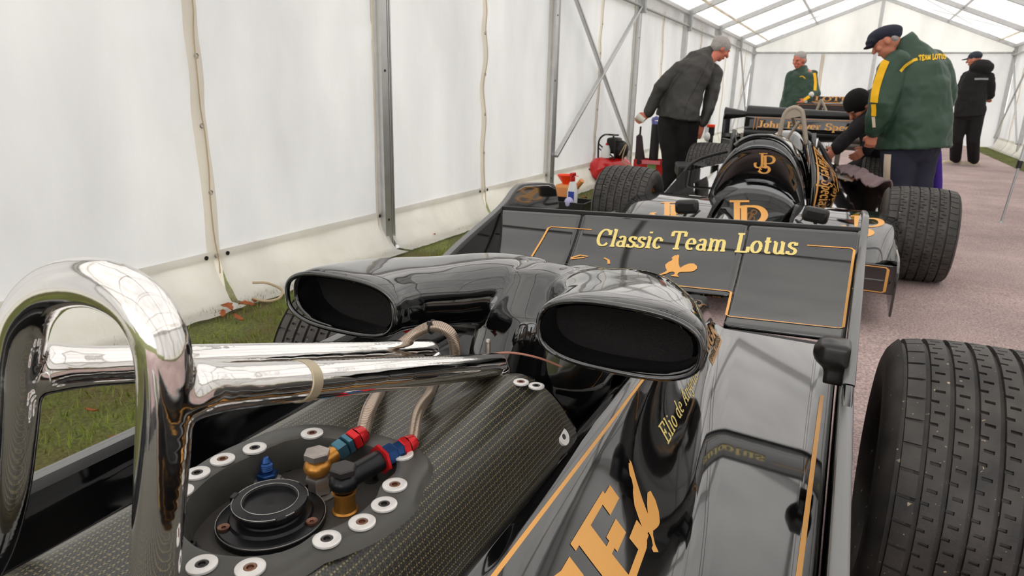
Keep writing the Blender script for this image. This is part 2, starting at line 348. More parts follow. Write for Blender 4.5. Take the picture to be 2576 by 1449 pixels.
# ---------------------------------------------------------------- sign-writer's letters (drawn as strokes)
def arc(cx, cy, rx, ry, a0, a1, n=12):
    return [(cx+rx*math.cos(math.radians(a0+(a1-a0)*k/n)), cy+ry*math.sin(math.radians(a0+(a1-a0)*k/n))) for k in range(n+1)]
X_ = .64
GL = {
 'C': (.86, [arc(.45, .5, .35, .47, 40, 320, 20), [(.74, .66), (.74, .95)]]),
 'l': (.38, [[(.18, 0), (.18, 1)], 'S.04,0,.33', 'S.04,1,.18']),
 'a': (.60, [[(.43, .05), (.43, .46)]+arc(.27, .46, .16, .15, 0, 165, 7), arc(.25, .18, .18, .15, 20, 380, 14), [(.43, .05), (.56, .02)]]),
 's': (.52, [arc(.27, .48, .16, .13, 35, 250, 9)[:-1]+arc(.25, .17, .19, .15, 80, -150, 9), [(.42, .46), (.42, .62)], [(.07, .02), (.07, .18)]]),
 'i': (.38, [[(.18, 0), (.18, X_)], 'S.04,0,.33', 'S.04,.64,.18', [(.18, .84), (.18, .94)]]),
 'c': (.56, [arc(.3, .32, .21, .29, 45, 320, 14), [(.46, .42), (.47, .54)]]),
 'T': (.86, [[(.42, 0), (.42, .96)], 'S.24,0,.60', 'S.04,.97,.80', [(.06, .97), (.06, .72)], [(.78, .97), (.78, .72)]]),
 'e': (.60, [[(.09, .35), (.50, .35)]+arc(.29, .33, .21, .29, 5, 310, 16)]),
 'm': (1.0, [[(.15, 0), (.15, X_)], [(.15, .46)]+arc(.33, .44, .16, .17, 150, 0, 7)+[(.49, 0)], [(.49, .46)]+arc(.67, .44, .16, .17, 150, 0, 7)+[(.83, 0)], 'S.02,0,.28', 'S.37,0,.60', 'S.71,0,.96', 'S.02,.64,.15']),
 'L': (.78, [[(.22, 0), (.22, .97)], 'S.05,.97,.40', 'S.05,.02,.70', [(.70, .02), (.70, .32)]]),
 'o': (.62, [arc(.31, .32, .22, .29, 0, 360, 20)]),
 't': (.46, [[(.2, .84), (.2, .14)]+arc(.31, .13, .11, .10, 180, 330, 6), 'S.05,.62,.38']),
 'u': (.70, [[(.15, .6), (.15, .2)]+arc(.3, .2, .15, .18, 180, 350, 7), [(.50, 0), (.50, .62)], 'S.02,.62,.15', 'S.37,.62,.50', 'S.50,.02,.66']),
 'E': (.82, [[(.22, 0), (.22, .97)], 'S.05,.97,.68', 'S.05,.02,.70', 'S.22,.5,.5', [(.69, .97), (.69, .72)], [(.71, .02), (.71, .30)], [(.5, .38), (.5, .62)]]),
 'd': (.68, [[(.48, .04), (.48, 1)], arc(.28, .31, .19, .27, 0, 360, 18), 'S.36,1,.48', 'S.48,.03,.62']),
 'A': (.86, [[(.12, 0), (.42, .98)], [(.42, .98), (.72, 0)], 'S.2,.33,.62', 'S0,0,.28', 'S.56,0,.88']),
 'n': (.70, [[(.15, 0), (.15, X_)], [(.15, .46)]+arc(.34, .44, .17, .17, 150, 0, 7)+[(.51, 0)], 'S.02,0,.28', 'S.38,0,.64', 'S.02,.64,.15']),
 'g': (.60, [arc(.27, .40, .17, .21, 0, 360, 16), [(.44, .58), (.44, -.1)]+arc(.27, -.12, .17, .14, 0, -160, 8)]),
 'J': (.60, [[(.38, .97), (.38, .2)]+arc(.22, .2, .16, .18, 0, -150, 8), 'S.2,.97,.56']),
 'h': (.70, [[(.15, 0), (.15, 1)], [(.15, .46)]+arc(.34, .44, .17, .17, 150, 0, 7)+[(.51, 0)], 'S.02,0,.28', 'S.38,0,.64', 'S.02,1,.15']),
 'P': (.78, [[(.22, 0), (.22, .97)], [(.22, .97)]+arc(.44, .72, .24, .25, 90, -90, 10)+[(.22, .47)], 'S.05,0,.40', 'S.05,.97,.22']),
 'y': (.62, [[(.08, .62), (.32, .05)], [(.56, .62), (.24, -.2), (.1, -.26)], 'S0,.62,.2', 'S.44,.62,.64']),
 'r': (.50, [[(.15, 0), (.15, X_)], [(.15, .42)]+arc(.32, .46, .15, .14, 160, 40, 6), 'S.02,0,.3', 'S.02,.64,.15']),
 'S': (.68, [arc(.34, .73, .23, .24, 30, 250, 12)[:-1]+arc(.33, .25, .26, .25, 80, -150, 12), [(.56, .7), (.56, .96)], [(.08, .02), (.08, .3)]]),
 'p': (.68, [[(.17, -.3), (.17, X_)], arc(.36, .31, .19, .27, 0, 360, 18), 'S.02,-.3,.32', 'S.02,.64,.17']),
 'O': (.90, [arc(.44, .49, .35, .47, 0, 360, 24)]),
 'U': (.84, [[(.2, .97), (.2, .3)]+arc(.42, .3, .22, .28, 180, 360, 10)+[(.64, .97)], 'S.05,.97,.36', 'S.5,.97,.78']),
 'M': (1.0, [[(.15, 0), (.15, .97)], [(.15, .97), (.48, .1)], [(.48, .1), (.80, .97)], [(.80, .97), (.80, 0)], 'S0,0,.3', 'S.66,0,.95']),
 'N': (.86, [[(.15, 0), (.15, .97)], [(.15, .97), (.66, .02)], [(.66, .02), (.66, .97)]]),
 'G': (.84, [arc(.42, .49, .33, .46, 45, 350, 18), [(.74, .42), (.45, .42)]]),
 'K': (.80, [[(.15, 0), (.15, .97)], [(.62, .97), (.15, .42)], [(.3, .55), (.66, 0)]]),
 'R': (.80, [[(.15, 0), (.15, .97)], [(.15, .97)]+arc(.38, .73, .22, .24, 90, -90, 8)+[(.15, .49)], [(.38, .49), (.64, 0)]]),
 ' ': (.38, []),
}
def strokes_text(s, thick=.13, thin=.05, serif=True, track=.02):
    out = []; x = 0
    for ch in s:
        w, st = GL[ch]
        for k in st:
            if isinstance(k, str):
                if serif:
                    a, y, b = [float(q) for q in k[1:].split(',')]; y = min(max(y, thin*.5), .975) if y >= 0 else y; out.append(([(x+a, y), (x+b, y)], thin*1.3, thin*1.3))
                elif k[1:4] in ('.04', '.05', '.2,', '.22') and ch in 'TLE': a, y, b = [float(q) for q in k[1:].split(',')]; out.append(([(x+a, y), (x+b, y)], thick, thick))
            else: out.append(([(x+p, q) for p, q in k], thick, thin))
        x += w+track
    return out, x
def ribbons(g, strokes, mp, off=0):
    """strokes: (points, thick, thin) in letter space; mp maps (u, v) to a point of the surface"""
    for pts, tk, th in strokes:
        P = []
        for i, p in enumerate(pts):                       # resample
            P.append(p)
            if i < len(pts)-1:
                q = pts[i+1]; d = math.hypot(q[0]-p[0], q[1]-p[1]); n = int(d/.16)
                for k in range(1, n+1): P.append((p[0]+(q[0]-p[0])*k/(n+1), p[1]+(q[1]-p[1])*k/(n+1)))
        vs = []
        for i in range(len(P)):
            a = P[max(0, i-1)]; b = P[min(len(P)-1, i+1)]; dx, dy = b[0]-a[0], b[1]-a[1]; L = math.hypot(dx, dy) or 1
            w = (th+(tk-th)*abs(dy/L)**1.2)/2; nx, ny = -dy/L*w, dx/L*w
            vs += [mp(P[i][0]+nx, P[i][1]+ny), mp(P[i][0]-nx, P[i][1]-ny)]
        g.add(vs, [(2*i, 2*i+1, 2*i+3, 2*i+2) for i in range(len(P)-1)])
    return g
def text_decal(name, s, mp, m, parent, width, height, thick=.13, thin=.05, serif=True, slant=0, **tg):
    W = strokes_text(s, thick, thin, serif)[1]; sx = width/W; x0 = 0
    for wd in s.split(' '):                          # one part per word
        st, w = strokes_text(wd, thick, thin, serif)
        g = ribbons(G(), st, lambda u, v: mp((x0+u+slant*v)*sx, v*height)); o = g.obj(name, m, parent, smooth=False, **tg)
        x0 += w+GL[' '][0]+.02
    return o
def line_decal(name, paths, w, mp, m, parent, **tg):
    for p in paths: o = ribbons(G(), [(p, w, w)], mp).obj(name, m, parent, smooth=False, **tg)
    return o
def poly_decal(g, poly, mp, n=70):
    """fill an outline with rows of small quads so that it follows a curved surface"""
    ys = [p[1] for p in poly]; y0, y1 = min(ys), max(ys); m = len(poly)
    def cuts(y): return sorted(poly[i][0]+(poly[(i+1) % m][0]-poly[i][0])*(y-poly[i][1])/(poly[(i+1) % m][1]-poly[i][1]) for i in range(m) if (poly[i][1] > y) != (poly[(i+1) % m][1] > y))
    for k in range(n):
        a, b = y0+(y1-y0)*k/n, y0+(y1-y0)*(k+1)/n; A, B, C_ = cuts(a+1e-5), cuts(b-1e-5), cuts((a+b)/2)
        if not (len(A) == len(B) == len(C_)): A = B = C_
        for i in range(0, len(A)-1, 2):
            s = max(1, int((A[i+1]-A[i])/.12)); lo = [mp(A[i]+(A[i+1]-A[i])*q/s, a) for q in range(s+1)]; hi = [mp(B[i]+(B[i+1]-B[i])*q/s, b) for q in range(s+1)]
            g.add(lo+hi, [(q, q+1, q+s+2, q+s+1) for q in range(s)])
    return g
JPS = [([(.42, 1.0), (.42, .42)]+arc(.25, .42, .17, .17, 0, -150, 9)+arc(.15, .43, .06, .06, 230, 60, 6), .12, .05), ([(.28, .98), (.66, .98)], .05, .05),
       ([(.56, .84), (.56, .24)], .12, .05), ([(.46, .84), (.60, .86)]+arc(.72, .66, .24, .2, 95, -95, 12)+[(.62, .46)], .14, .05),
       (arc(.52, .34, .17, .12, 160, 60, 6)[::-1]+arc(.48, .24, .15, .1, 110, 240, 6), .06, .04),
       (arc(.5, .16, .24, .19, 80, -165, 12), .14, .05), ([(.30, .0), (.30, .2)], .05, .03), ([(.40, .30), (.62, .24)], .08, .08)]
ROOST = [(.22, .85), (.26, .93), (.30, .98), (.35, .97), (.36, 1.02), (.42, .98), (.43, .80), (.47, .60), (.54, .43), (.62, .55), (.74, .66), (.88, .68), (.98, .58),
         (1.0, .46), (.93, .34), (.84, .30), (.70, .27), (.58, .25), (.53, .20), (.52, .10), (.58, .02), (.38, .02), (.34, .06), (.42, .09), (.44, .18), (.38, .24),
         (.28, .20), (.20, .10), (.06, .02), (.01, .05), (.10, .12), (.20, .26), (.14, .38), (.10, .52), (.17, .66), (.24, .72), (.26, .80)]
def rooster(name, mp, m, parent, sx, sy):
    g = G(); poly_decal(g, ROOST, lambda u, v: mp(u*sx, v*sy)); o = g.obj(name, m, parent, smooth=False)
    g = G(); L = [([(.26, .74-.02*k), (.24+.03*k, .55-.02*k)], .012, .012) for k in range(4)]+[(arc(.36, .42, .14, .10, 200+10*k, 330, 7)[k:], .012, .012) for k in range(3)]
    L += [([(.60, .36+.05*k), (.80, .40+.07*k), (.90-.02*k, .42+.06*k)], .014, .014) for k in range(4)]
    ribbons(g, L, lambda u, v: mp(u*sx, v*sy, .0012)); o2 = g.obj(name.split('_')[0]+'_feather_lines', matt, o, smooth=False)
    return o

from mathutils.bvhtree import BVHTree
CLD = bpy.data.textures.new('cloth_folds', 'CLOUDS'); CLD.noise_scale = .19; CLD.noise_depth = 2
def folds(o, k=.03):
    md = o.modifiers.new('folds', 'DISPLACE'); md.texture = CLD; md.strength = k; md.mid_level = .5; md.texture_coords = 'GLOBAL'; return o
def hitmap(target, off=.004):
    """print on cloth: the point of the garment met by the sight line of a photo pixel"""
    dg = bpy.context.evaluated_depsgraph_get(); ev = target.evaluated_get(dg); me = ev.to_mesh(); mw = target.matrix_world
    vs = [mw @ v.co for v in me.vertices]; t = BVHTree.FromPolygons(vs, [tuple(p.vertices) for p in me.polygons]); ev.to_mesh_clear(); last = [None]
    def f(x, y):
        d = ray(x, y).normalized(); p, n, i, dist = t.ray_cast(EYEV, d)
        if p is None:
            c = EYEV+d*(last[0] or 6); q, n, i, dd = t.find_nearest(c); p = q; return p+n*off
        if n.dot(d) > 0: n = -n
        last[0] = (p-EYEV).length; return p+n*off
    return f

# ================================================================ THE MARQUEE
XL, XR, XC, EH, RH, YE, Y0 = -2.97, 3.37, .2, 2.55, 3.82, 22.0, -5.0
BAYS = [-5, -2, 1, 4, 7, 10, 13, 16, 19, 22]
def nz(x, y, z, s=1): return noise.noise(V((x*s, y*s, z*s)))
# ground
g = G(); g.add([(-40, -30, -.012), (40, -30, -.012), (40, 60, -.012), (-40, 60, -.012)], [(0, 1, 2, 3)])
g.obj('floor', lawn_m, kind='structure')
g = G(); g.grid(lambda u, v: V((-1.05+3.75*u+.02*nz(0, v*30, 1, 1), -6+28*v, .012+.004*nz(u*8, v*60, 3))), 40, 200)
g.prism([(-1.05, -6, -.01), (2.7, -6, -.01), (2.7, 22, -.01), (-1.05, 22, -.01)], (0, 0, .012))
g.obj('floor_carpet', carpet_m, kind='structure')
# grass blades beside the left wall
g = G(); R = random.Random(3)
for i in range(30000):
    if i < 22000: x = R.uniform(-3.0, -1.03); y = R.uniform(.3, 9.5)*R.uniform(.4, 1)
    elif i < 27000: x = R.uniform(-3.0, -1.1); y = R.uniform(5, 13)
    else: x = R.uniform(2.7, 3.3); y = R.uniform(9, 22)
    if noise.noise(V((x*1.6, y*1.6, 0))) < -.22 and R.random() < .8: continue
    h = R.uniform(.012, .036); a = R.uniform(0, 2*PI); w = R.uniform(.0015, .0035); lx, ly = R.uniform(-.02, .02), R.uniform(-.02, .02)
    c, s_ = math.cos(a)*w, math.sin(a)*w
    g.add([(x-c, y-s_, -.012), (x+c, y+s_, -.012), (x+lx, y+ly, h)], [(0, 1, 2)])
g.obj('grass', blade_m, kind='stuff', smooth=False, label='short green grass blades growing along the marquee sides', cat='grass')

def wallz(side):
    sgn = 1 if side == 'left' else -1; X0 = XL-.05 if side == 'left' else XR+.05
    def f(u, v):
        y = Y0+(YE-Y0)*u; z = .235+(EH-.235)*v
        b = (y+5) % 3; seam = abs(b-1.5); k = math.exp(-(seam/.25)**2)
        d = .026*nz(y, z*.35, 0, 1.3)+.014*nz(y, z*.5, 5, 4)+.006*nz(y*2.2+z*.8, z, 8, 5)+.006*math.sin(y*9+2*nz(y, z, 3))*math.exp(-((z-.1)/.5)**2)*3
        d += .004*math.sin(y*46+nz(y, z, 9)*3)*max(0, min(1, (z-1.6)/.7))*(1 if y > 6 else .25)
        d += .022*k*nz(y, z*1.2, 7, 3)+.010*math.exp(-((z-1.45-.12*nz(y, 0, 4, 1.2))/.05)**2)*max(0, nz(y, 3, 0, 2.2)+.15)*2
        bot = max(0, .32-z); d += bot*bot*.9
        if k > .05: d += .01*k
        return V((X0+sgn*d, y, z))
    return f
def make_wall(name, side):
    f = wallz(side); g = G(); g.grid(f, 620, 52)
    w = g.obj(name, wall_fab, kind='structure', ang=80)
    sgn = 1 if side == 'left' else -1; X0 = XL-.05 if side == 'left' else XR+.05
    for i, y0 in enumerate(BAYS[:-1]):              # ground skirt, one length per half bay
        for j in (0, 1):
            a, b = y0+j*1.5+.02, y0+j*1.5+1.48
            if b < -.6: continue
            g = G()
            def sk(u, v, a=a, b=b):
                y = a+(b-a)*u; t = v
                x = X0+sgn*(.035+.17*t**2.2+.018*nz(y, t, 2, 5)*t); z = .27-.285*min(1, t*1.12)+.02*nz(y, t*2, 4, 6)*t*(1-t)*3+.006
                if t > .88: z = .006+.01*abs(nz(y, 1, 1, 9)); x += sgn*.05*(t-.88)/.12
                return V((x, y, max(z, .004)))
            g.grid(sk, 40, 12); g.obj('skirt', skirt_fab, w, ang=80)
            for yy in (a+.05, b-.05):
                e = G(); e.lathe([(0, .004), (.012, .004), (.012, 0)], (X0+sgn*.04, yy, .25), (sgn, 0, 0), 10); e.obj('eyelet', darksteel, w)
    return w
WL = make_wall('wall_left', 'left'); WR = make_wall('wall_right', 'right')
# laced seams in the middle of each bay
def lacing(y, side, w):
    f = wallz(side); sgn = 1 if side == 'left' else -1
    g = G(); near = y < 9
    def fl(u, v):
        z = .03+(EH-.1)*v; p = f((y-Y0)/(YE-Y0), max(0, (z-.235)/(EH-.235))); wob = .010*nz(z*3, y, 1, 1.3)
        ww = .085 if near else .07
        return V((p.x+sgn*(.012+.010*math.sin(PI*u)+.12*max(0, .15-z)), y+(u-.5)*ww+wob, z))
    g.grid(fl, 6, 60); fo = g.obj('lacing_flap', seam_m, w, ang=80)
    zs = [.25+.34*k for k in range(7)]
    for k, z in enumerate(zs):
        if y > 12: break
        e = G(); p = fl(.5, (z-.03)/(EH-.1)); e.sweep([p+V((sgn*.006, .011*math.cos(t*PI/5), .011*math.sin(t*PI/5))) for t in range(10)], .0035, n=6, close=True); e.obj('eyelet', steel, w)
    e = G(); pts = []
    for k in range(40):
        z = .15+(EH-.3)*k/39; p = fl(.5+.12*math.sin(z*9.2), (z-.03)/(EH-.1)); pts.append(p+V((sgn*.008, 0, 0)))
    e.sweep(pts, .0035, n=6); e.obj('lacing_cord', rope_m, w)
for y in BAYS[:-1]:
    if y+1.5 > .5: lacing(y+1.5, 'left', WL)
    if y+1.5 > 8: lacing(y+1.5, 'right', WR)
# cord loop hanging at the foot of the first seam
g = G(); c = V((XL+.17, 2.56, .05)); g.sweep(catmull([c+V((0, 0, .06)), c+V((.05, .06, .05)), c+V((.09, .12, 0)), c+V((.10, .08, -.035)), c+V((.06, .02, -.04)), c+V((.01, -.02, -.02))], 5), .007, n=8); g.obj('tie_cord', rope_m, WL)
# uprights
for y in BAYS:
    for side, X in (('left', XL), ('right', XR)):
        w = WL if side == 'left' else WR; s_ = 1 if side == 'left' else -1
        if y < -2 : continue
        if side == 'right' and y < 7 and y > 1.5: pass
        g = G(); hw = .058 if y < YE else .045; dx = .045
        prof = [(-dx, -hw), (dx*.8, -hw), (dx*.8, hw*.25), (dx*.55, hw*.25), (dx*.55, hw*.40), (dx*.8, hw*.40), (dx*.8, hw*.62), (dx*.55, hw*.62), (dx*.55, hw*.78), (dx*.8, hw*.78), (dx*.8, hw), (-dx, hw)]
        g.prism([(X+s_*a, y+b, 0) for a, b in prof], (0, 0, EH-.02)); o = g.obj('upright', alum, w, smooth=False)
        g = G(); g.box((X+s_*.01, y, .004), (.16, .2, .012)); 
        g.obj('base_plate', galv, w)
        if y < 12:
            for z in (.22, 1.25, 1.9):
                e = G(); e.lathe([(0, .004), (.009, .004), (.009, 0)], (X+s_*dx*.8, y-.02, z), (s_, 0, 0), 10); e.obj('bolt', darksteel, w)
            e = G(); e.grid(lambda u, v: V((X+s_*(-.01), y-hw-.02-.012*u*(1+.3*nz(v*9, y, 1)), EH*v)), 2, 40); e.obj('keder_edge', seam_m, w, solid=.008)
# diagonal braces
def brace(w, X, ya, za, yb, zb, wd=.05):
    g = G(); g.bar((X, ya, za), (X, yb, zb), .035, wd, (1, 0, 0)); g.obj('diagonal_brace', alum, w, bevel=.006)
for X, w in ((XL+.05, WL), (XR-.05, WR)):
    brace(w, X, 7.05, .45, 9.95, 2.32); brace(w, X-.012, 7.05, 2.42, 9.95, .34)
    brace(w, X, 19.05, .25, 21.95, 2.4, .04); brace(w, X-.012, 19.05, 2.4, 21.95, .25, .04)
    g = G(); g.sweep([(X-.03 if X < 0 else X+.03, Y0, EH-.02), (X-.03 if X < 0 else X+.03, YE, EH-.02)], .04, ex=4, n=12); g.obj('eave_beam', alum, w)
    g = G(); g.tube((X, Y0, EH-.24), (X, YE, EH-.24), .022); g.obj('curtain_rail', galv, w)
    for y in BAYS[1:-1]:
        g = G(); g.bar((X, y, EH-.32), (X, y, EH+.03), .10, .09, (0, 1, 0)); g.obj('corner_bracket', galv, w, bevel=.008)
    for y in BAYS[4:-1]:
        for k in range(14):
            yy = y+.12+k*.2
            if w is WL and yy < 21.9:
                g = G(); g.sweep([(X, yy+.02*math.cos(a*PI/4), EH-.24+.035*math.sin(a*PI/4)) for a in range(8)], .005, n=5, close=True); g.obj('curtain_ring', white_pl, w)
                if yy > 16: break
# back wall and gable
g = G()
def bk(u, v):
    x = XL-.05+(XR-XL+.1)*u; top = EH-.16; z = .0+top*v
    d = .02*nz(x, 1, z*.3, 2.2)+.008*math.sin(x*17+2*nz(x, 0, z, 1))*(.4+v)
    return V((x, YE+.03-d, z))
g.grid(bk, 120, 24); WB = g.obj('wall_back', wall_fab, kind='structure', ang=80)
g = G()
def gb(u, v):
    x = XL-.05+(XR-XL+.1)*u; top = EH+(RH-EH)*(1-abs(x-XC)/(XR-XC+.05)); z = EH-.2+(top-EH+.2)*v
    return V((x, YE+.06+.015*nz(x, 0, z, 1.5), z))
g.grid(gb, 60, 10); g.obj('gable_cloth', roof_fab, WB, ang=80)
g = G(); g.tube((XL, YE, EH-.19), (XR, YE, EH-.19), .018); g.obj('curtain_rail', galv, WB)
for x in (-1.1, 1.45):
    g = G(); g.grid(lambda u, v: V((x+.09*(u-.5)+.02*nz(v*4, x, 0), YE-.02, .02+(EH-.24)*v)), 3, 30); g.obj('lacing_flap', seam_m, WB, solid=.003)
g = G(); g.bar((XC, YE-.02, 0), (XC, YE-.02, RH-.05), .09, .06, (0, 1, 0)); g.obj('gable_post', alum, WB, bevel=.006)
for k in range(15):
    x = XL+.25+k*.42; g = G(); g.sweep([(x+.02*math.cos(a*PI/4), YE-.01, EH-.2+.035*math.sin(a*PI/4)) for a in range(8)], .006, n=5, close=True); g.obj('curtain_ring', white_pl, WB)
# roof
g = G()
def rf(side):
    xe = XL-.09 if side < 0 else XR+.09
    def f(u, v):
        y = Y0+(YE-Y0)*u+.06; b = (y+5) % 3/3
        return V((xe+(XC-xe)*v, y, EH+.05+(RH-EH+.02)*v-.035*math.sin(PI*b)*math.sin(PI*v)+.004*nz(y, v*3, 0, 3)))
    return f
g.grid(rf(-1), 180, 14); g.grid(rf(1), 180, 14)
for s_ in (-1, 1):   # valance hanging at the eave
    X = XL-.09 if s_ < 0 else XR+.09
    g.grid(lambda u, v: V((X, Y0+(YE-Y0)*u, EH+.05-.3*v)), 100, 2)
CE = g.obj('ceiling', roof_fab, kind='structure', ang=80)
for y in BAYS:
    for xe in (XL, XR):
        g = G(); g.bar((xe, y, EH-.03), (XC, y, RH-.06), .055, .10, (0, 0, 1)); g.obj('rafter', alum, CE, bevel=.006)
for X, w in ((XL, .25), (XR, .25)):
    for t in (.12, .5, .97):
        xx = X+(XC-X)*t; z = EH+(RH-EH)*t-.03
        g = G(); g.tube((xx, Y0, z), (xx, YE, z), .022 if t != .5 else .026, n=10); g.obj('purlin', alum if t > .2 else seam_m, CE)
for y in (19,):
    for X in (XL, XR):
        for a, b in ((0, 1), (1, 0)):
            p = V((X+(XC-X)*(.03 if a == 0 else .5), y, 0)); 
            def pt(t, yy): return V((X+(XC-X)*t, yy, EH+(RH-EH)*t-.05))
            g = G(); g.tube(pt(.05 if a == 0 else .95, 19), pt(.95 if a == 0 else .05, 22), .005, n=5); g.obj('brace_wire', galv, CE)

# ================================================================ wheels (shared by all cars)
def tyre_mesh(R, W, pitches=38, ribs=8, seed=0):
    g = G(); X = []; D = []      # across: position, kind
    gw = .0090; edge = W*.035
    inner = W-2*edge; rw = inner/ribs
    prof = [(-W/2+.03, R*.52, -1), (-W/2+.006, R*.60, -1), (-W/2-.012, R*.73, -1), (-W/2-.009, R*.82, -1), (-W/2-.002, R*.885, -1), (-W/2+.006, R*.918, -1)]
    for r in range(ribs):
        a = -W/2+edge+r*rw
        for q, kd in ((a, 'g'), (a+.0005, 'G'), (a+gw, 'G'), (a+gw+.0005, 's'), (a+rw*.38, 's'), (a+rw*.39, 'b'), (a+rw*.55, 'b'), (a+rw*.56, 'm'), (a+rw*.80, 'm'), (a+rw*.81, 'r')):
            prof.append((q, None, (r, kd)))
    q = W/2-edge; prof += [(q, None, (ribs, 'g')), (q+.0005, None, (ribs, 'G')), (q+gw*.8, None, (ribs, 'G'))]
    prof += [(W/2-.006, R*.918, -1), (W/2+.002, R*.885, -1), (W/2+.009, R*.82, -1), (W/2+.012, R*.73, -1), (W/2-.006, R*.60, -1), (W/2-.03, R*.52, -1)]
    # radial crown
    ph = [0, .01, .12, .13, .49, .50, .61, .62]
    vs = []; n = pitches*len(ph)
    for i in range(pitches):
        for p in ph:
            for (x, rr, kd) in prof:
                a = 2*PI*(i+p)/pitches
                if rr is None:
                    crown = R-.021*(abs(x)/(W/2))**3.2*(R/.33); r_, k = kd; dep = 0
                    a += x*.35/R*.3
                    if k == 'G': dep = .010
                    elif r_ in (0, ribs-1):
                        if k in ('s', 'b', 'm', 'r') and p in (.01, .12): dep = .005
                    elif k in 'sb' and p in (.01, .12): dep = .006
                    elif k in 'bm' and p in (.50, .61): dep = .006
                    r = crown-dep
                else: r = rr
                vs.append((x, r*math.cos(a), r*math.sin(a)))
    m = len(prof); fs = [(i*m+k, i*m+k+1, ((i+1) % n)*m+k+1, ((i+1) % n)*m+k) for i in range(n) for k in range(m-1)]
    g.add(vs, fs); return g.mesh('tyre', rubber, 50, smooth=True)
TY_R = tyre_mesh(.325, .43, 40, 10); TY_F = tyre_mesh(.305, .41, 40, 7)
rim_g = G()
for s_ in (-1, 1): rim_g.lathe([(.0, .04*s_), (.05, .05*s_), (.07, .03*s_), (.14, .02*s_), (.165, .10*s_), (.172, .16*s_), (.182, .185*s_)], (0, 0, 0), (1, 0, 0), 40)
RIM = rim_g.mesh('rim', gold, 35)
nut_g = G(); nut_g.hexa((-.08, 0, 0), (1, 0, 0), .035, .16); NUT = nut_g.mesh('wheel_nut', steel, 30)
def wheel(car, x, y, R, me, label=None, toe=0, rot=0):
    w = empty('wheel', (x, y, R), parent=car); w.rotation_euler = (rot, 0, toe)
    if label: w['label'] = label
    for nme, m in (('tyre', me), ('rim', RIM), ('wheel_nut', NUT)):
        o = bpy.data.objects.new(nme, m); col.objects.link(o); o.parent = w
    return w

# ================================================================ CAR NEAREST THE CAMERA
CC = -.467
car = empty('racing_car', (CC, 1.0, 0), 'nearest black racing car with polished roll hoop, twin air scoops and lettered rear wing', 'racing car')
mir = lambda X: 2*CC-X
def xf(Y): return float(np.interp(Y, [-.5, .5, .878, 1.035, 1.531, 2.0], [-.10, -.12, -.15, -.17, -.245, -.30]))
def rdrop(Y): return .15*min(1, max(0, Y-1.72)/.33)**2
def side(Y, t, h=0):
    dz = rdrop(Y); P = [(-.312, .622-dz), (-.27, .60-dz), (xf(Y)-.05, .485), (xf(Y)+.03, .452)]
    b = [(1-t)**3, 3*t*(1-t)**2, 3*t*t*(1-t), t**3]; x = sum(b[i]*P[i][0] for i in range(4)); z = sum(b[i]*P[i][1] for i in range(4))
    return V((x+.6*(h+.0008), Y, z+.8*(h+.0008)))
def body_sec(Y, dz=None):
    dz = rdrop(Y); S = [(-.375, .40), (-.368, .50), (-.352, .59-dz), (-.34, .612-dz), (-.328, .621-dz), (-.318, .6235-dz)]
    for t in np.linspace(0, 1, 16): p = side(Y, t, -.0008); S.append((p.x, p.z))
    x1 = xf(Y)+.03
    for k in range(1, 7): S.append((x1+(.038-x1)*k/6, .452-.002*k/6))
    S += [(.046, .446), (.05, .436), (.05, .38), (.046, .2)]
    return S
Ys = [-.6, -.3, 0]+list(np.linspace(.2, 1.7, 26))+[1.75+.03*k for k in range(12)]
for sd in (0, 1):
    g = G(); SS = [body_sec(Y) for Y in Ys]
    vs = [((mir(x) if sd else x), Y, z) for Y, S in zip(Ys, SS) for x, z in S]; m = len(SS[0])
    g.add(vs, [(i*m+k, (i+1)*m+k, (i+1)*m+k+1, i*m+k+1) if not sd else (i*m+k, i*m+k+1, (i+1)*m+k+1, (i+1)*m+k) for i in range(len(Ys)-1) for k in range(m-1)])
    g.add([vs[(len(Ys)-1)*m+k] for k in range(m)], [tuple(range(m))])
    SP_ = g.obj('side_pod', gloss, car, ang=50)
    if not sd: SPO = SP_
    # long fence and wing end plate in one board, with a dull metal top edge
    X = mir(.062) if sd else .062
    prof = [(-.6, .58), (1.2, .585), (1.42, .615), (1.68, .70), (1.95, .775), (2.05, .822), (2.12, .832), (2.33, .812), (2.40, .79), (2.45, .70), (2.47, .55)]
    g = G(); g.prism([(X-.009, y, z) for y, z in [(-.6, .16)]+prof+[(2.47, .42), (1.9, .40), (1.75, .16)]], (.018, 0, 0)); g.obj('end_plate', gloss, car, bevel=.004)
    g = G(); g.sweep(catmull([(X, y, z) for y, z in prof[:-1]], 5), (.0135, .006), n=10, upv=(0, 0, 1), ex=3); g.obj('edge_capping', mat('grey_capping', (.20, .20, .20), .25, .5, lin=True) if not sd else MATS['grey_capping'], car, label='dull grey capping strip on the end plate')
# stripes on the near side
line_decal('gold_stripe', [[(Y, .108) for Y in np.linspace(-.4, 1.88, 46)]], .030, lambda u, v: side(u, v), gold, car)
for o in [bpy.context.scene.objects['gold_stripe']]: pass
g = G(); g.grid(lambda u, v: V((.018+.0085*v, -.5+2.2*u, .4525)), 40, 1); g.obj('gold_stripe', gold, car, smooth=False)
g = G(); g.box((.012, .905, .456), (.016, .045, .010)); g.lathe([(0, .006), (.006, .006), (.008, 0)], (.012, .92, .461), (0, 0, 1), 12); g.obj('panel_catch', darksteel, car, bevel=.002)
for y in (.93, .885, .80):
    g = G(); g.lathe([(0, .002), (.003, .003), (.008, .003), (.010, 0)], (.0, y, .4525), (0, 0, 1), 16); g.obj('fastener', worn_edge, car)
text_decal('side_name_lettering', 'Elio de Angelis', lambda u, v: side(1.165+u, .64+.40*u-v*1.0), cream, car, .43, .15, .15, .06)
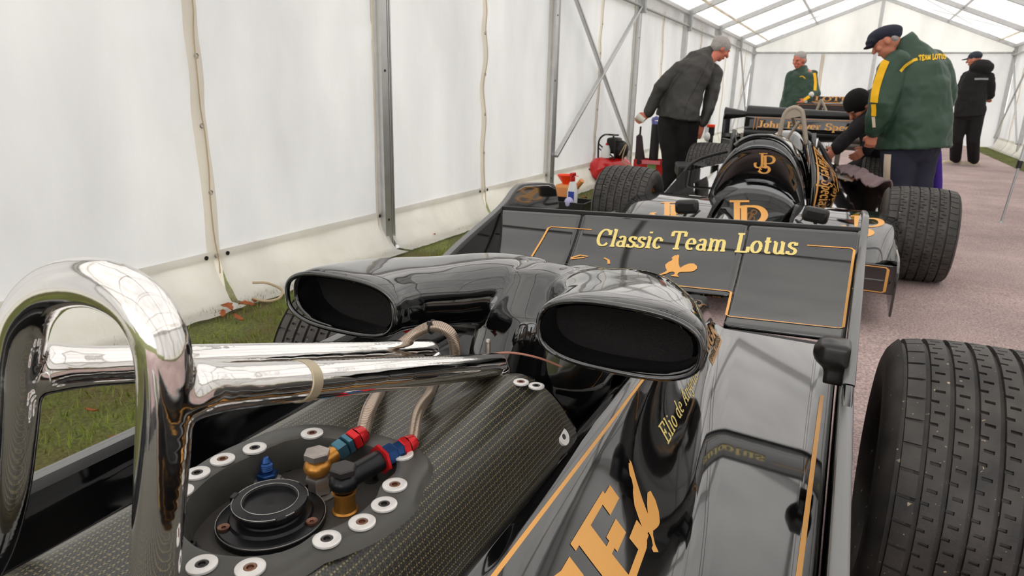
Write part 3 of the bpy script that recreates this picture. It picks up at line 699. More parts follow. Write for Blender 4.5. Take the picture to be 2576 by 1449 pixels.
text_decal('side_lettering', 'E', lambda u, v: side(.715+u, .70-v), gold, car, .185, .35, .22, .09)
text_decal('side_lettering', 'C', lambda u, v: side(.530+u, .70-v), gold, car, .185, .35, .22, .09)
HS = hitmap(SPO, .0008); rooster('rooster_emblem', lambda u, v, h=0: HS(1560+60*(1-v)+64*u, 1394-234*v)+V((.7, 0, .7))*h, gold, car, 1, 1)
def patch(ox, oy, ux, uy, vx, vy, off=0): return lambda u, v: HS(ox+ux*u+vx*v, oy+uy*u+vy*v)+V((.7, -.3, .7))*off
m1 = patch(1793, 920, 24, -62, -10, -18); g = G(); g.grid(m1, 10, 3); g.obj('sponsor_label', gold, car)
m2 = patch(1791, 916, 24, -62, -10, -18, .0015); text_decal('sponsor_small_lettering', 'SPARK PLUGS', lambda u, v: m2(.03+u, .2+v), matt, car, .90, .6, .18, .13, serif=False)
m3 = patch(1782, 896, 24, -56, -18, -44, .001); text_decal('sponsor_lettering', 'NGK', lambda u, v: m3(.02+u, .08+v), gold, car, .95, .8, .26, .14, serif=False)

# ---- carbon deck over the fuel cell
DS = [(-.645, .55), (-.641, .62), (-.632, .68), (-.615, .722), (-.585, .743), (-.55, .748), (-.50, .749), (-.45, .749), (-.40, .748), (-.375, .744), (-.355, .732), (-.340, .70), (-.331, .65), (-.326, .60), (-.324, .54)]
DSc = catmull([(a, 0, b) for a, b in DS], 5)
RIN = [(-.522, .373), (-.534, .385), (-.545, .408), (-.551, .436), (-.549, .462), (-.543, .485), (-.541, .503), (-.538, .519), (-.525, .536), (-.506, .547), (-.476, .554), (-.445, .557), (-.419, .554), (-.399, .543), (-.389, .526), (-.389, .509), (-.387, .495), (-.379, .480), (-.377, .462), (-.378, .440), (-.384, .421), (-.393, .405), (-.394, .387), (-.402, .37), (-.427, .352), (-.449, .344), (-.471, .343), (-.497, .350)]
RC = V((-.462, .45, 0))
ang = lambda p: math.atan2(p[1]-RC.y, p[0]-RC.x)
def rin(a):                                          # recess radius by angle
    best = sorted(RIN, key=lambda p: abs((ang(p)-a+PI) % (2*PI)-PI))[:2]
    r = [math.hypot(p[0]-RC.x, p[1]-RC.y) for p in best]; d = [abs((ang(p)-a+PI) % (2*PI)-PI)+1e-4 for p in best]
    return (r[0]/d[0]+r[1]/d[1])/(1/d[0]+1/d[1])
def yend(z, X): return (.842 if X > -.5 else .842-.9*max(0, -.5-X))+max(0, .745-z)*.75
def dpt(u, v):
    k = u*(len(DSc)-1); i = min(int(k), len(DSc)-2); f = k-i
    x = DSc[i][0]*(1-f)+DSc[i+1][0]*f; z = DSc[i][2]*(1-f)+DSc[i+1][2]*f
    ye = yend(z, x); y = .05+(ye-.05)*v
    b = max(0, min(1, (y-.56)/.2))
    if z > .70: z -= b*(.009*math.exp(-((x+.43)/.016)**2)-.004*math.exp(-((x+.385)/.016)**2))
    z -= .006*max(0, (v-.97)/.03)
    return V((x, y, z))
g = G(); nu, nv = 84, 130; g.grid(dpt, nu, nv)
arcL = [0]
for i in range(1, nu+1): arcL.append(arcL[-1]+(dpt(i/nu, .3)-dpt((i-1)/nu, .3)).length)
uvs = [(arcL[i], g.v[i*(nv+1)+j][1]) for i in range(nu+1) for j in range(nv+1)]
keep = []
for q in g.f:
    c = sum((V(g.v[i]) for i in q), V())/4; d = math.hypot(c.x-RC.x, c.y-RC.y)
    if c.z > .7 and d < rin(math.atan2(c.y-RC.y, c.x-RC.x))+.014: continue
    keep.append(q)
g.f = keep; g.obj('carbon_deck', carbon, car, ang=60, uvs=uvs)
# end face under the deck's rear edge and dark underfloor
g = G(); g.grid(lambda u, v: dpt(u, 1)*1.0+V((0, .004, -.16*v)), 40, 2); g.obj('deck_bulkhead', gloss, car)
g = G(); g.box((CC, .9, .30), (1.0, 3.2, .04)); g.obj('floor_pan', matt, car)
g = G(); g.box((CC, 1.5, .44), (.30, 1.1, .26)); g.obj('engine_block', matt, car, bevel=.03)
# flange
NA = 120
g = G(); rings = []
for i in range(NA):
    a = 2*PI*i/NA; r = rin(a); c, s_ = math.cos(a), math.sin(a); ro = r+.036+.012*math.sin(a*3)*.4
    ring = [(ro+.004, .742), (ro, .7475), (ro-.004, .7505), (r+.006, .7515), (r+.001, .750), (r, .746), (r-.0015, .730), (r-.002, .708)]
    rings += [(RC.x+c*q, RC.y+s_*q, z) for q, z in ring]
g.add(rings, [(i*8+k, i*8+k+1, ((i+1) % NA)*8+k+1, ((i+1) % NA)*8+k) for i in range(NA) for k in range(7)]); g.obj('fuel_cell_flange', flange_m, car, ang=50)
g = G(); g.add([(RC.x+math.cos(2*PI*i/NA)*(rin(2*PI*i/NA)+.002), RC.y+math.sin(2*PI*i/NA)*(rin(2*PI*i/NA)+.002), .712) for i in range(NA)], [tuple(range(NA))]); g.obj('recess_floor', recess_m, car)
WP = [(-.521, .546), (-.553, .489), (-.565, .455), (-.566, .423), (-.553, .392), (-.401, .557), (-.372, .503), (-.361, .47), (-.362, .437), (-.374, .402), (-.405, .342), (-.444, .326), (-.373, .807), (-.351, .812), (-.50, .330), (-.535, .352)]
for i, (x, y) in enumerate(WP):
    zt = .7515 if i not in (12, 13) else .7475 if i == 12 else .7445
    w = empty('washer_screw', (x, y, zt), parent=car); g = G()
    r = .0128 if i not in (12, 13) else .0115
    g.lathe([(.0055, .0), (.0058, .0024), (r-.0015, .0028), (r, .002), (r, 0)], (x, y, zt), (0, 0, 1), 28); g.obj('washer', washer_m, w)
    g = G(); g.lathe([(.0058, .0012), (.0048, .0022), (.0032, .0022), (.0030, .0008), (0, .0006)], (x, y, zt), (0, 0, 1), 16); g.lathe([(.0030, .0023), (.0030, .0008)], (x, y, zt), (0, 0, 1), 6); g.obj('hex_screw', darksteel if i % 2 else brown_bolt, w)
p = dpt(12.15/14, .945); w = empty('washer_screw', p, parent=car); nrm = V((.85, -.1, .5)).normalized()
g = G(); g.lathe([(0, .002), (.004, .002), (.0045, .003), (.013, .003), (.014, 0)], p, nrm, 24); g.obj('washer', washer_m, w)
g = G(); g.lathe([(0, .0033), (.004, .0033), (.0042, .002)], p, nrm, 12); g.obj('hex_screw', darksteel, w)

# ---- fuel filler and fittings standing in the recess
FZ = .712
c0 = V((-.480, .438, FZ)); cap = empty('fuel_filler', c0, parent=car)
g = G(); g.lathe([(0, 0), (.054, 0), (.0545, .003), (.0545, .007), (.052, .009), (.042, .0095), (.040, .012), (.033, .013), (.031, .016)], c0, (0, 0, 1), 64); g.obj('filler_base', anod_black, cap, ang=30)
g = G(); g.lathe([(.031, .012), (.033, .017), (.0335, .021), (.037, .0215), (.0375, .026), (.0365, .028), (.0275, .0285), (.026, .027), (.025, .023), (0, .0215)], c0, (0, 0, 1), 64); g.obj('filler_cap', anod_black, cap, ang=30)
for a in (200, 330, 75): 
    a = math.radians(a); g = G(); g.box(c0+V((math.cos(a)*.0385, math.sin(a)*.0385, .0262)), (.006, .010, .006), Matrix.Rotation(a, 3, 'Z')); g.obj('cap_lug', anod_black, cap, bevel=.001)
for r_, h in ((.0372, .0277), (.0278, .0288), (.0538, .0078)):
    g = G(); g.sweep([c0+V((r_*math.cos(a*PI/24), r_*math.sin(a*PI/24), h)) for a in range(5 if r_ == .0372 else 0, 48)], .0004, n=5, close=(r_ != .0372)); g.obj('worn_rim', worn_edge, cap, label='worn bright edge ring')
for a in (238, 12, 120):
    a = math.radians(a); q = c0+V((.046*math.cos(a), .046*math.sin(a), .009)); g = G(); g.lathe([(0, .0005), (.002, .0005), (.0022, .002), (.0058, .0025), (.006, 0)], q, (0, 0, 1), 16); g.obj('base_screw', brown_bolt, cap, label='bronze coloured countersunk screw')
for x, y in ((-.542, .523), (-.440, .550), (-.515, .369)):
    g = G(); g.lathe([(.0085, 0), (.0085, .0012), (.0055, .0014), (.0055, .0085), (.0048, .0095), (.0028, .0095), (.0026, .006), (0, .006)], (x, y, FZ), (0, 0, 1), 18); g.obj('socket_bolt', darksteel, car)
def along(c, ax, L): return V(c)+V(ax).normalized()*L
# blanked vent fitting
c = V((-.534, .486, FZ)); f_ = empty('vent_fitting', c, parent=car)
g = G(); g.lathe([(0, 0), (.0185, 0), (.0185, .0025), (.012, .003)], c, (0, 0, 1), 32); g.hexa(c+V((0, 0, .0028)), (0, 0, 1), .0155, .0065); g.obj('lock_nut', worn_edge, f_)
g = G(); g.hexa(c+V((0, 0, .0095)), (0, 0, 1), .0115, .008); g.obj('blue_hex', anod_blue, f_, label='dark blue anodised hex')
g = G(); g.lathe([(.007, .017), (.007, .020)]+[(.0062+.0009*(k % 2), .020+.0011*k) for k in range(8)]+[(.0050, .0295), (.0058, .031), (.0030, .036), (0, .0362)], c, (0, 0, 1), 24); g.obj('threaded_spigot', anod_blue, f_, label='bright blue threaded spigot')
# gold banjo
c = V((-.474, .502, FZ)); b = empty('gold_banjo_union', c, parent=car)
g = G(); g.lathe([(0, 0), (.0205, 0), (.0205, .0022), (.013, .003)], c, (0, 0, 1), 32); g.hexa(c+V((0, 0, .0025)), (0, 0, 1), .0150, .021); g.obj('hex_base', worn_edge, b)
g = G(); g.ell(c+V((0, 0, .0335)), (.0155, .0155, .0115)); 
d1 = V((.012, .072, .012)).normalized(); g.sweep([c+V((0, 0, .0345)), along(c+V((0, 0, .0345)), d1, .030)], .0095, n=20); g.obj('banjo_eye', anod_gold, b)
g = G(); g.hexa(c+V((0, 0, .0435)), (0, 0, 1), .0145, .009); g.obj('banjo_bolt', steel, b)
q = along(c+V((0, 0, .0345)), d1, .024); g = G(); g.hexa(q, d1, .0125, .013); g.hexa(along(q, d1, .0145), d1, .0135, .007); g.obj('teal_hex', anod_teal, b, label='teal anodised hex nut')
q2 = along(q, d1, .0225); g = G(); g.hexa(q2, d1, .0135, .010); g.lathe([(.0125, .010), (.0105, .021), (.0095, .022)], q2, d1, 12); g.obj('red_hose_end', anod_red, b, label='red anodised hose end')
q3 = along(q2, d1, .020)
def hose(name, pts, r, label=None):
    P = catmull(pts, 10); g = G(); n = 16; g.sweep(P, r, n=n, caps='flat'); Ls = [0]
    for i in range(1, len(P)): Ls.append(Ls[-1]+math.dist(P[i], P[i-1]))
    uv = [(2*PI*r*min(k, n-k)*2/n*1.0, Ls[i]) for i in range(len(P)) for k in range(n)]
    return g.obj(name, braid, car, uvs=uv, ang=80, label=label)
hose('braided_hose', [q3, (-.478, .60, .772), (-.505, .655, .768), (-.55, .72, .755), (-.572, .775, .765), (-.545, .80, .793), (-.515, .805, .808), (-.492, .81, .800), (-.486, .815, .775), (-.49, .82, .74)], .0085, 'braided steel hose looping up beside the scoop')
g = G(); g.sweep([V((-.520, .805, .806))+V((.0006*math.cos(a*PI/6)*0, .0102*math.cos(a*PI/6), .0102*math.sin(a*PI/6))) for a in range(12)], .0016, n=6, close=True); g.box((-.5185, .7955, .815), (.006, .005, .005)); g.obj('cable_tie', black_pl, car)
# black banjo
c = V((-.428, .490, FZ)); b = empty('black_banjo_union', c, parent=car)
g = G(); g.lathe([(0, 0), (.0135, 0), (.0138, .0015), (.0118, .003), (.0113, .005), (.0113, .0205), (.0128, .023), (.010, .0235)], c, (0, 0, 1), 36); g.obj('gold_sleeve', anod_gold, b, label='gold anodised sleeve')
g = G(); g.ell(c+V((0, 0, .0345)), (.0155, .0155, .0125)); d2 = V((.018, .062, .006)).normalized(); q0 = c+V((0, 0, .0365)); g.sweep([q0, along(q0, d2, .048)], .0118, n=24); g.obj('banjo_eye', anod_black, b)
g = G(); g.hexa(c+V((0, 0, .0452)), (0, 0, 1), .0145, .008); g.obj('banjo_bolt', darksteel, b)
q = along(q0, d2, .047); g = G(); g.hexa(q, d2, .0175, .0045); g.obj('red_hex', anod_red, b, label='thin red anodised nut')
g = G(); g.hexa(along(q, d2, .005), d2, .0128, .014); g.hexa(along(q, d2, .019), d2, .0098, .012); g.obj('blue_hex', anod_blue, b, label='blue anodised adaptor')
q2 = along(q, d2, .029); g = G(); g.hexa(q2, d2, .0115, .009); g.lathe([(.0105, .009), (.0088, .019), (.008, .020)], q2, d2, 12); g.obj('red_hose_end', anod_red, b, label='red anodised hose end')
q3 = along(q2, d2, .018)
hose('braided_hose', [q3, (-.425, .625, .768), (-.445, .68, .765), (-.475, .74, .752), (-.49, .80, .745), (-.49, .86, .73)], .0070, 'thinner braided steel hose passing under the stay')

# ---- roll hoop with rearward stays
hp = [gy(x, y, .285) for x, y in [(375, 1580), (388, 1449), (403, 1250), (413, 1080), (416, 960), (404, 860), (360, 775), (290, 726), (212, 709), (130, 728), (72, 790), (48, 880), (42, 980), (32, 1100), (14, 1250), (-20, 1380), (-70, 1480), (-130, 1580)]]
g = G(); g.sweep(catmull(hp, 7), .0186, n=28, caps='round')
for a, b_ in (((416, 985), (1248, 920)), ((42, 930), (1078, 884))):
    p0 = gy(*a, .285); p1 = gy(*b_, .842)
    g.sweep([p0+(p1-p0)*k for k in (0, .025, .045, .07, .11, .8, 1)], [(r, r) for r in (.014, .0225, .0222, .0202, .0186, .0184, .0195)], n=28, caps='round')
    g.sweep([p1-V((0, .004, 0)), V((p1.x, p1.y-.004, .742))], .0185, n=28, caps='flat')
hoop = g.obj('roll_hoop', chrome, car, vox=.0026, sm=14)
p0 = gy(416, 985, .285); p1 = gy(1248, 920, .842); q = p0+(p1-p0)*.245; ax = (p1-p0).normalized()
g = G(); g.lathe([(.0183, -.007), (.0192, -.0065), (.0192, .0065), (.0183, .007)], q, ax, 40); g.obj('tape_band', mat('brass_tape', (.50, .43, .30), .42, .55, lin=True), car, label='dull brass band round the stay')
for a in ((1248, 920), (1078, 884)):
    p = gy(*a, .842); g = G(); g.lathe([(.0185, .004), (.0215, .002), (.0225, 0), (.0225, -.01)], (p.x, p.y-.004, .747), (0, 0, 1), 32); g.obj('stay_foot', chrome, car)
g = G(); c = V((-.455, .86, .745)); g.tube(c, c+V((0, 0, .03)), .0045); g.ell(c+V((0, 0, .032)), .0048); g.obj('bleed_valve', steel, car)
g = G(); g.sweep(catmull([(-.47, .86, .75), (-.43, .88, .757), (-.39, .90, .75), (-.36, .93, .73)], 6), .0018, n=8); g.obj('wiring_lead', mat('pink_lead', (190, 130, 110), .5), car)
g = G(); g.lathe([(0, .012), (.03, .01), (.035, 0)], (-.66, .97, .73), (0, 0, 1), 24); g.obj('red_cap', red_pl, car)

mesh_m = mat('black_gauze', (.004, .003, .003), .75, lin=True, bump=.5, bscale=400)
# ---- twin air scoop
def cup(g, path, rad, wall, depth, n=40, ex=2.8):
    P, F = frames(path, (0, 0, 1)); vs = []
    def ring(p, fr, r):
        for k in range(n):
            a = 2*PI*k/n; c, d = math.cos(a), math.sin(a)
            vs.append(p+fr[0]*(r[0]*math.copysign(abs(c)**(2/ex), c))+fr[1]*(r[1]*math.copysign(abs(d)**(2/ex), d)))
    for i in range(len(P)-1, -1, -1): ring(P[i], F[i], rad[i])
    t = (P[1]-P[0]).normalized()
    ring(P[0]-t*.004, F[0], (rad[0][0]-wall*.25, rad[0][1]-wall*.25)); ring(P[0]-t*.004, F[0], (rad[0][0]-wall*.75, rad[0][1]-wall*.75))
    m = len(P)+2
    for q in (0, .35, .7, 1): 
        k = q*depth; i = min(len(P)-1, int(k)); ring(P[i], F[i], (rad[i][0]-wall, rad[i][1]-wall)); m += 1
    g.add(vs, [(i*n+k, i*n+(k+1) % n, (i+1)*n+(k+1) % n, (i+1)*n+k) for i in range(m-1) for k in range(n)]+[tuple(range(n))[::-1], tuple((m-1)*n+k for k in range(n))])
g = G()
for px, sg in (((1552, 850), 1), ((858, 764), -1)):
    c = gy(*px, .85); dx = c.x-CC
    path = catmull([c, (c.x-.006*sg, .90, c.z-.002), (CC+dx*.90, .965, c.z-.006), (CC+dx*.70, 1.05, c.z-.014), (CC+dx*.40, 1.12, .785), (CC+dx*.1, 1.16, .775)], 5)
    k = len(path); rad = [(.122-.034*(i/(k-1)), .055+.002*(i/(k-1))) for i in range(k)]
    rad[0] = (.119, .052); rad[1] = (.1205, .0535)
    cup(g, path, rad, .009, 14)
g.sweep([(CC, 1.17, .82), (CC, 1.16, .80), (CC, 1.14, .74), (CC-.01, 1.13, .66), (CC-.02, 1.12, .50)], [(.07, .06), (.11, .11), (.13, .14), (.14, .15), (.14, .16)], n=32, upv=(0, 1, 0), caps='flat')
g.sweep([(CC, 1.15, .70), (CC, 1.4, .665), (CC, 1.65, .60), (CC, 1.9, .53)], [(.15, .11), (.15, .10), (.13, .09), (.10, .08)], n=32, upv=(0, 0, 1), caps='round', ex=2.4)
g.obj('air_scoop', gloss, car, vox=.0055, sm=16)
for px in ((1552, 850), (858, 764)):                # black mesh filters
    c = gy(*px, .90); g = G(); E_ = lambda a, k: c+V((.109*k*math.copysign(abs(math.cos(a))**(2/2.8), math.cos(a)), .02*(1-k*k), .043*k*math.copysign(abs(math.sin(a))**(2/2.8), math.sin(a))))
    g.grid(lambda u, v: E_(2*PI*u, v), 48, 6); g.obj('mesh_filter', mesh_m, car)
for px in ((1552, 850), (858, 764)):                # rolled lips
    c = gy(*px, .848); g = G(); g.sweep([c+V((.1145*math.copysign(abs(math.cos(a))**(2/2.8), math.cos(a)), -.004, .0475*math.copysign(abs(math.sin(a))**(2/2.8), math.sin(a)))) for a in [2*PI*k/64 for k in range(64)]], .0045, n=8, close=True); g.obj('scoop_lip', gloss, car, ang=80)

# ---- rear wing
pL = gy(1262, 527, 1.95); pR = gy(2165, 583, 1.95)
def wing(X, s, h=0):
    TE = pL+(pR-pL)*((X-pL.x)/(pR.x-pL.x)); y = z = 0
    for k in range(12):
        a = math.radians(58-50*((k+.5)/12*s)); y -= math.cos(a)*.44*s/12; z -= math.sin(a)*.44*s/12
    a = math.radians(58-50*s); return V((X, TE.y+y-math.sin(a)*(h+.007), TE.z+z+math.cos(a)*(h+.007)))
rw = empty('rear_wing', (CC, 1.8, .70), parent=car, label='broad concave black wing with gold border')
for a, b_, sm_ in ((pL.x, -.712, .80), (-.71, -.225, .54), (-.223, pR.x, .80)):
    g = G(); g.grid(lambda u, v: wing(a+(b_-a)*u, sm_*v, -.007), 24, 24); g.obj('wing_panel', gloss, rw, solid=.012, ang=60)
g = G(); g.bar(pL+V((0, .004, -.002)), pR+V((0, .004, -.002)), .012, .026, (0, 0, 1)); g.obj('gurney_lip', gloss2, rw, bevel=.002)
for p in [(-.98, -.70, .05)]: pass
B = [[(-.068, .119), (.036, .117), (.044, .13), (.044, .70), (.036, .712), (-.215, .723), (-.224, .712), (-.228, .515), (-.236, .507), (-.42, .507)],
     [(-.666, .118), (-.798, .118), (-.806, .13), (-.822, .33), (-.84, .70), (-.72, .715)]]
line_decal('gold_border', [[(x, s) for x, s in b] for b in B], .0062, lambda u, v, h=0: wing(u, v*1.0, .0008), gold, rw)
text_decal('wing_lettering', 'Classic Team Lotus', lambda u, v: wing(-.642+u, .243-.052*u/.55-v, .0008), cream, rw, .553, .135, .19, .075)
rooster('rooster_emblem', lambda u, v, h=0: wing(-.43+u, .437-.02*u-v, .0008+h), gold, rw, .098, .175)
line_decal('laurel_emblem', [[(-.70, .36), (-.675, .33), (-.65, .335)], [(-.60, .335), (-.585, .35), (-.58, .38)], [(-.70, .37), (-.66, .345)]], .008, lambda u, v, h=0: wing(u, v, .0008), gold, rw)
for sg, px in ((1, (2112, 905)),):                   # small rounded pod clamped to the fence
    g = G(); c = gy(2098, 897, 1.46); g.box(c+V((0, 0, .012)), (.058, .07, .045)); g.box(c+V((.008, 0, -.03)), (.045, .05, .05)); g.ell(c+V((-.012, 0, .008)), (.03, .036, .032)); g.obj('fence_pod', gloss2, car, vox=.005, sm=10, label='rounded black pod clamped inside the end plate')
# rear suspension hints and wheels
for sg in (-1,):
    for a, b_ in (((CC+sg*.15, 1.5, .42), (CC+sg*.62, 1.62, .40)), ((CC+sg*.15, 1.85, .40), (CC+sg*.62, 1.66, .38)), ((CC+sg*.12, 1.35, .60), (CC+sg*.62, 1.60, .47))):
        g = G(); g.sweep([a, b_], (.020, .009), n=10); g.obj('suspension_arm', chrome, car)
wheel(car, .36, 1.62, .325, TY_R, 'large grooved wet-weather rear tyre at lower right', 0)
wheel(car, -1.235, 1.615, .295, TY_R, 'far side rear tyre half hidden by the air scoop', 0, .05).scale = (.95, .93, .93)

# ================================================================ SECOND CAR, FACING THE CAMERA
C2 = -.525
car2 = empty('racing_car', (C2, 6.2, 0), 'middle black racing car facing the camera with gold monograms on nose and cowl', 'racing car')
def arch(cx, z0, w, h, t, ex=2.4):                   # t 0..1 from left foot over the top to the right foot
    a = PI-PI*t; c, s_ = math.cos(a), math.sin(a)
    return cx+w*math.copysign(abs(c)**(2/ex), c), z0+(h-z0)*abs(s_)**(2/ex)
CS = [(3.55, .10, .22, .20), (3.75, .16, .28, .19), (4.1, .23, .375, .16), (4.4, .275, .425, .15), (4.7, .31, .465, .15), (4.9, .330, .485, .15), (4.965, .338, .495, .15), (4.985, .342, .525, .15), (4.992, .346, .62, .15), (4.985, .348, .74, .15), (4.975, .346, .81, .15), (4.985, .342, .85, .15), (5.04, .338, .874, .15), (5.2, .334, .885, .15), (5.42, .33, .885, .15), (5.5, .32, .87, .15), (5.5, .30, .80, .15)]
def hull(Y, t, h=0):
    Yc = [c[0] for c in CS[:13]]; w = float(np.interp(Y, Yc, [c[1] for c in CS[:13]])); hh = float(np.interp(Y, Yc, [c[2] for c in CS[:13]])); z0 = .15
    ex = float(np.interp(Y, [4, 5, 5.2], [2.2, 2.3, 2.35])); x, z = arch(C2-.025, z0, w+h, hh+h, t, ex); return V((x, Y, z))
g = G(); cps = catmull([(c[0], c[1], c[2]) for c in CS], 5); n = 48; vs = []
for (Y, w, h) in cps:
    ex = float(np.interp(Y, [4, 5, 5.2], [2.2, 2.3, 2.35]))
    for k in range(n+1): x, z = arch(C2-.025, .15, w, h, k/n, ex); vs.append((x, Y, z))
g.add(vs, [(i*(n+1)+k, i*(n+1)+k+1, (i+1)*(n+1)+k+1, (i+1)*(n+1)+k) for i in range(len(cps)-1) for k in range(n)]); g.add(vs[:n+1], [tuple(range(n+1))[::-1]])
HUL = g.obj('nose_and_cowl', gloss, car2, ang=70); HH = hitmap(HUL, .003)
def on_hull(x0, z0_, ylo, yhi): pass
def hull_map(u, v, Yc, tc, su, sv, Yspan): return hull(Yc+v*Yspan, tc+u*su, .003)
g = ribbons(G(), JPS, lambda u, v: HH(1800+128*u, 612-107*v)); g.obj('nose_monogram', gold, car2, smooth=False)
g = ribbons(G(), JPS, lambda u, v: HH(1894+56*u, 434-49*v)); g.obj('cowl_monogram', gold, car2, smooth=False)
# white rimmed deflector along the cowl's top
g = G(); P = []
for k in range(17): t = .34+.36*k/16; x_, z_ = arch(C2-.025, .15, .338, .874, t, 2.35); P.append((x_, 5.03, z_+.012))
g.sweep(P, (.018, .008), n=10, upv=(0, 1, 0)); g.obj('wind_deflector', gloss, car2)
# nose side wings with monograms
def nwing(sg):
    x0, x1 = .24, .865
    def f(u, v, h=0):
        X = x0+(x1-x0)*u; yf = 4.18+.30*max(0, (u-.75)/.25)**2; Y = yf+(5.02-yf)*v
        z = .25+.19*(1-(1-v)**2.0)-.05*max(0, (v-.93)/.07)**2-.018*max(0, (u-.96)/.04)
        return V((C2+sg*X, Y, z+h))
    return f
for sg, nm in ((1, 'R'), (-1, 'L')):
    f = nwing(sg); g = G(); g.grid(f, 24, 30); NWO = g.obj('nose_wing', gloss, car2, solid=.02, ang=70)
    HW = hitmap(NWO, .002); bx = (2108, 2222, 594, 543) if sg > 0 else (1630, 1744, 562, 509)
    g = ribbons(G(), JPS, lambda u, v: HW(bx[0]+(bx[1]-bx[0])*u, bx[2]+(bx[3]-bx[2])*v)); g.obj('wing_monogram', gold, car2, smooth=False)
    g = G(); g.sweep([f(q, .62, .0100) for q in np.linspace(0, 1, 8)], .0015, n=4); g.obj('panel_joint', matt, car2)
    g = G(); g.bar(V((C2+sg*.30, 3.98, .255)), V((C2+sg*.80, 3.98, .255)), .30, .02); g.obj('front_wing', gloss, car2, bevel=.006)
    fr = lambda u, v: V((C2+sg*(.40+.38*u), 3.83-.001, .20+.13*v))
    g = G(); g.box((C2+sg*.57, 3.84, .265), (.50, .012, .15)); g.obj('front_wing_flap', gloss, car2, bevel=.004)
    line_decal('gold_border', [[(0, 1), (.97, 1), (1, .93), (1, .05), (.97, 0), (0, 0)]], .035, fr, gold, car2)
    g = G(); g.prism([(C2+sg*.812, y, z) for y, z in [(3.74, .10), (3.74, .33), (3.85, .38), (4.30, .40), (4.34, .12)]], (sg*.012, 0, 0)); g.obj('front_end_plate', gloss, car2, bevel=.005)
    # mirror
    c = gy(1728, 520, 4.35) if sg < 0 else gy(2052, 541, 4.35)
    g = G(); g.box(c, (.145, .07, .088), Matrix.Rotation(.12*sg, 3, 'Y'), 1); g.obj('mirror', gloss2, car2, bevel=.022)
    g = G(); g.sweep(catmull([c+V((.0, 0, -.04)), c+V((-.02*sg*-1, 0, -.10)), (C2-.025+sg*.30, 4.6, .40)], 5), .009, n=8); g.obj('mirror_stem', black_pl, car2)
    # side pod
    g = G(); pl = [(.27, 5.04), (.755, 5.06), (.75, 5.9), (.55, 7.3), (.27, 7.6)]
    pts = [(C2+sg*x, y) for x, y in pl]; tops = [.40, .36, .52, .50, .56]
    m = len(pl); top = [V((x, y, z)) for (x, y), z in zip(pts, tops)]; bot = [V((x, y, .08)) for x, y in pts]
    g.add(top+bot, [tuple(range(m)), tuple(range(m, 2*m))[::-1]]+[(i, i+m, (i+1) % m+m, (i+1) % m) for i in range(m)])
    g.obj('side_pod', gloss, car2, bevel=.02, ang=40)
    for z0_, z1 in ((.42, .36), (.30, .24)):
        for yy in (7.35, 8.0):
            g = G(); g.sweep([(C2+sg*.14, yy, z0_), (C2+sg*.70, 7.72, z1)], (.020, .010), n=8); g.obj('rear_suspension_arm', galv, car2)
    for yy in (4.70,):
        g = G(); g.sweep([(C2+sg*.26, yy, .30), (C2+sg*.80, 5.08, .30)], (.018, .009), n=8); g.obj('front_suspension_arm', gloss2, car2)
# cockpit sides and engine cover
g = G()
def body(cx, secs, name, m=gloss, n=28, z0=.15):
    g = G(); cps = catmull(secs, 4); vs = []
    for (Y, w, h) in cps:
        for k in range(n+1): x, z = arch(cx, z0, w, h, k/n, 2.6); vs.append((x, Y, z))
    g.add(vs, [(i*(n+1)+k, i*(n+1)+k+1, (i+1)*(n+1)+k+1, (i+1)*(n+1)+k) for i in range(len(cps)-1) for k in range(n)])
    g.add(vs[:n+1], [tuple(range(n+1))[::-1]]); g.add(vs[-n-1:], [tuple(range(n+1))]); return g.obj(name, m, car2, ang=70)
body(C2, [(6.28, .27, .76), (6.5, .25, .86), (6.9, .22, .84), (7.4, .17, .74), (7.9, .12, .58)], 'engine_cover')
for sg in (-1, 1):
    g = G(); P = []
    g.grid(lambda u, v: V((C2-.015+sg*(.315-.035*v**2-.02*u), 5.5+.95*u, .16+(.56+.18*(1-min(1, u*2.2))+.10*u)*v)), 16, 10); g.obj('cockpit_side', gloss, car2, solid=.03)
    g = G(); 
f2 = lambda u, v: V((C2-.015+.335-.035*v**2-.02*u+.004, 5.5+.95*u, .16+(.56+.18*(1-min(1, u*2.2))+.10*u)*v))
line_decal('gold_pinstripe', [[(.02, .92), (.3, .88), (.95, .88)], [(.1, .25), (.15, .75), (.5, .8)], [(.2, .2), (.24, .7)], [(.9, .2), (.85, .8)]], .03, f2, gold, car2)
text_decal('side_lettering', 'John Player Special', lambda u, v: f2(.16+u, .36+v), gold, car2, .70, .36, .16, .07)
g = G(); g.box((C2, 6.0, .30), (.5, .8, .2)); g.obj('seat_well', matt, car2, bevel=.02)
g = G(); g.sweep([(C2+.11*math.cos(a*PI/8), 5.75+.02*math.sin(a*PI/8), .66+.11*math.sin(a*PI/8)) for a in range(16)], .012, n=8, close=True); g.bar((C2-.1, 5.75, .66), (C2+.1, 5.75, .66), .03, .02); g.obj('steering_wheel', black_pl, car2)
A4 = [gy(2032, 352, 5.15), gy(2104, 440, 6.2), gy(2118, 520, 5.9), gy(2034, 540, 5.1)]
def flank(u, v, h=0): p = (A4[3].lerp(A4[2], u)).lerp(A4[0].lerp(A4[1], u), v); return p+V((1, -.35, .25))*(.05*math.sin(PI*v)*math.sin(PI*min(1, u+.15))+h)
g = G(); g.grid(flank, 16, 16); g.obj('cockpit_flank', gloss, car2, solid=.01, ang=80)
fk = lambda u, v: flank(u, v, .009)
line_decal('gold_pinstripe', [[(.06, .02), (.12, .96)], [(.95, .1), (.90, .9)], [(.12, .96), (.90, .93)]], .035, fk, gold, car2)
text_decal('side_lettering', 'Player Special', lambda u, v: fk(.16+v*.32, .92-u), gold, car2, .86, 1.0, .18, .08)
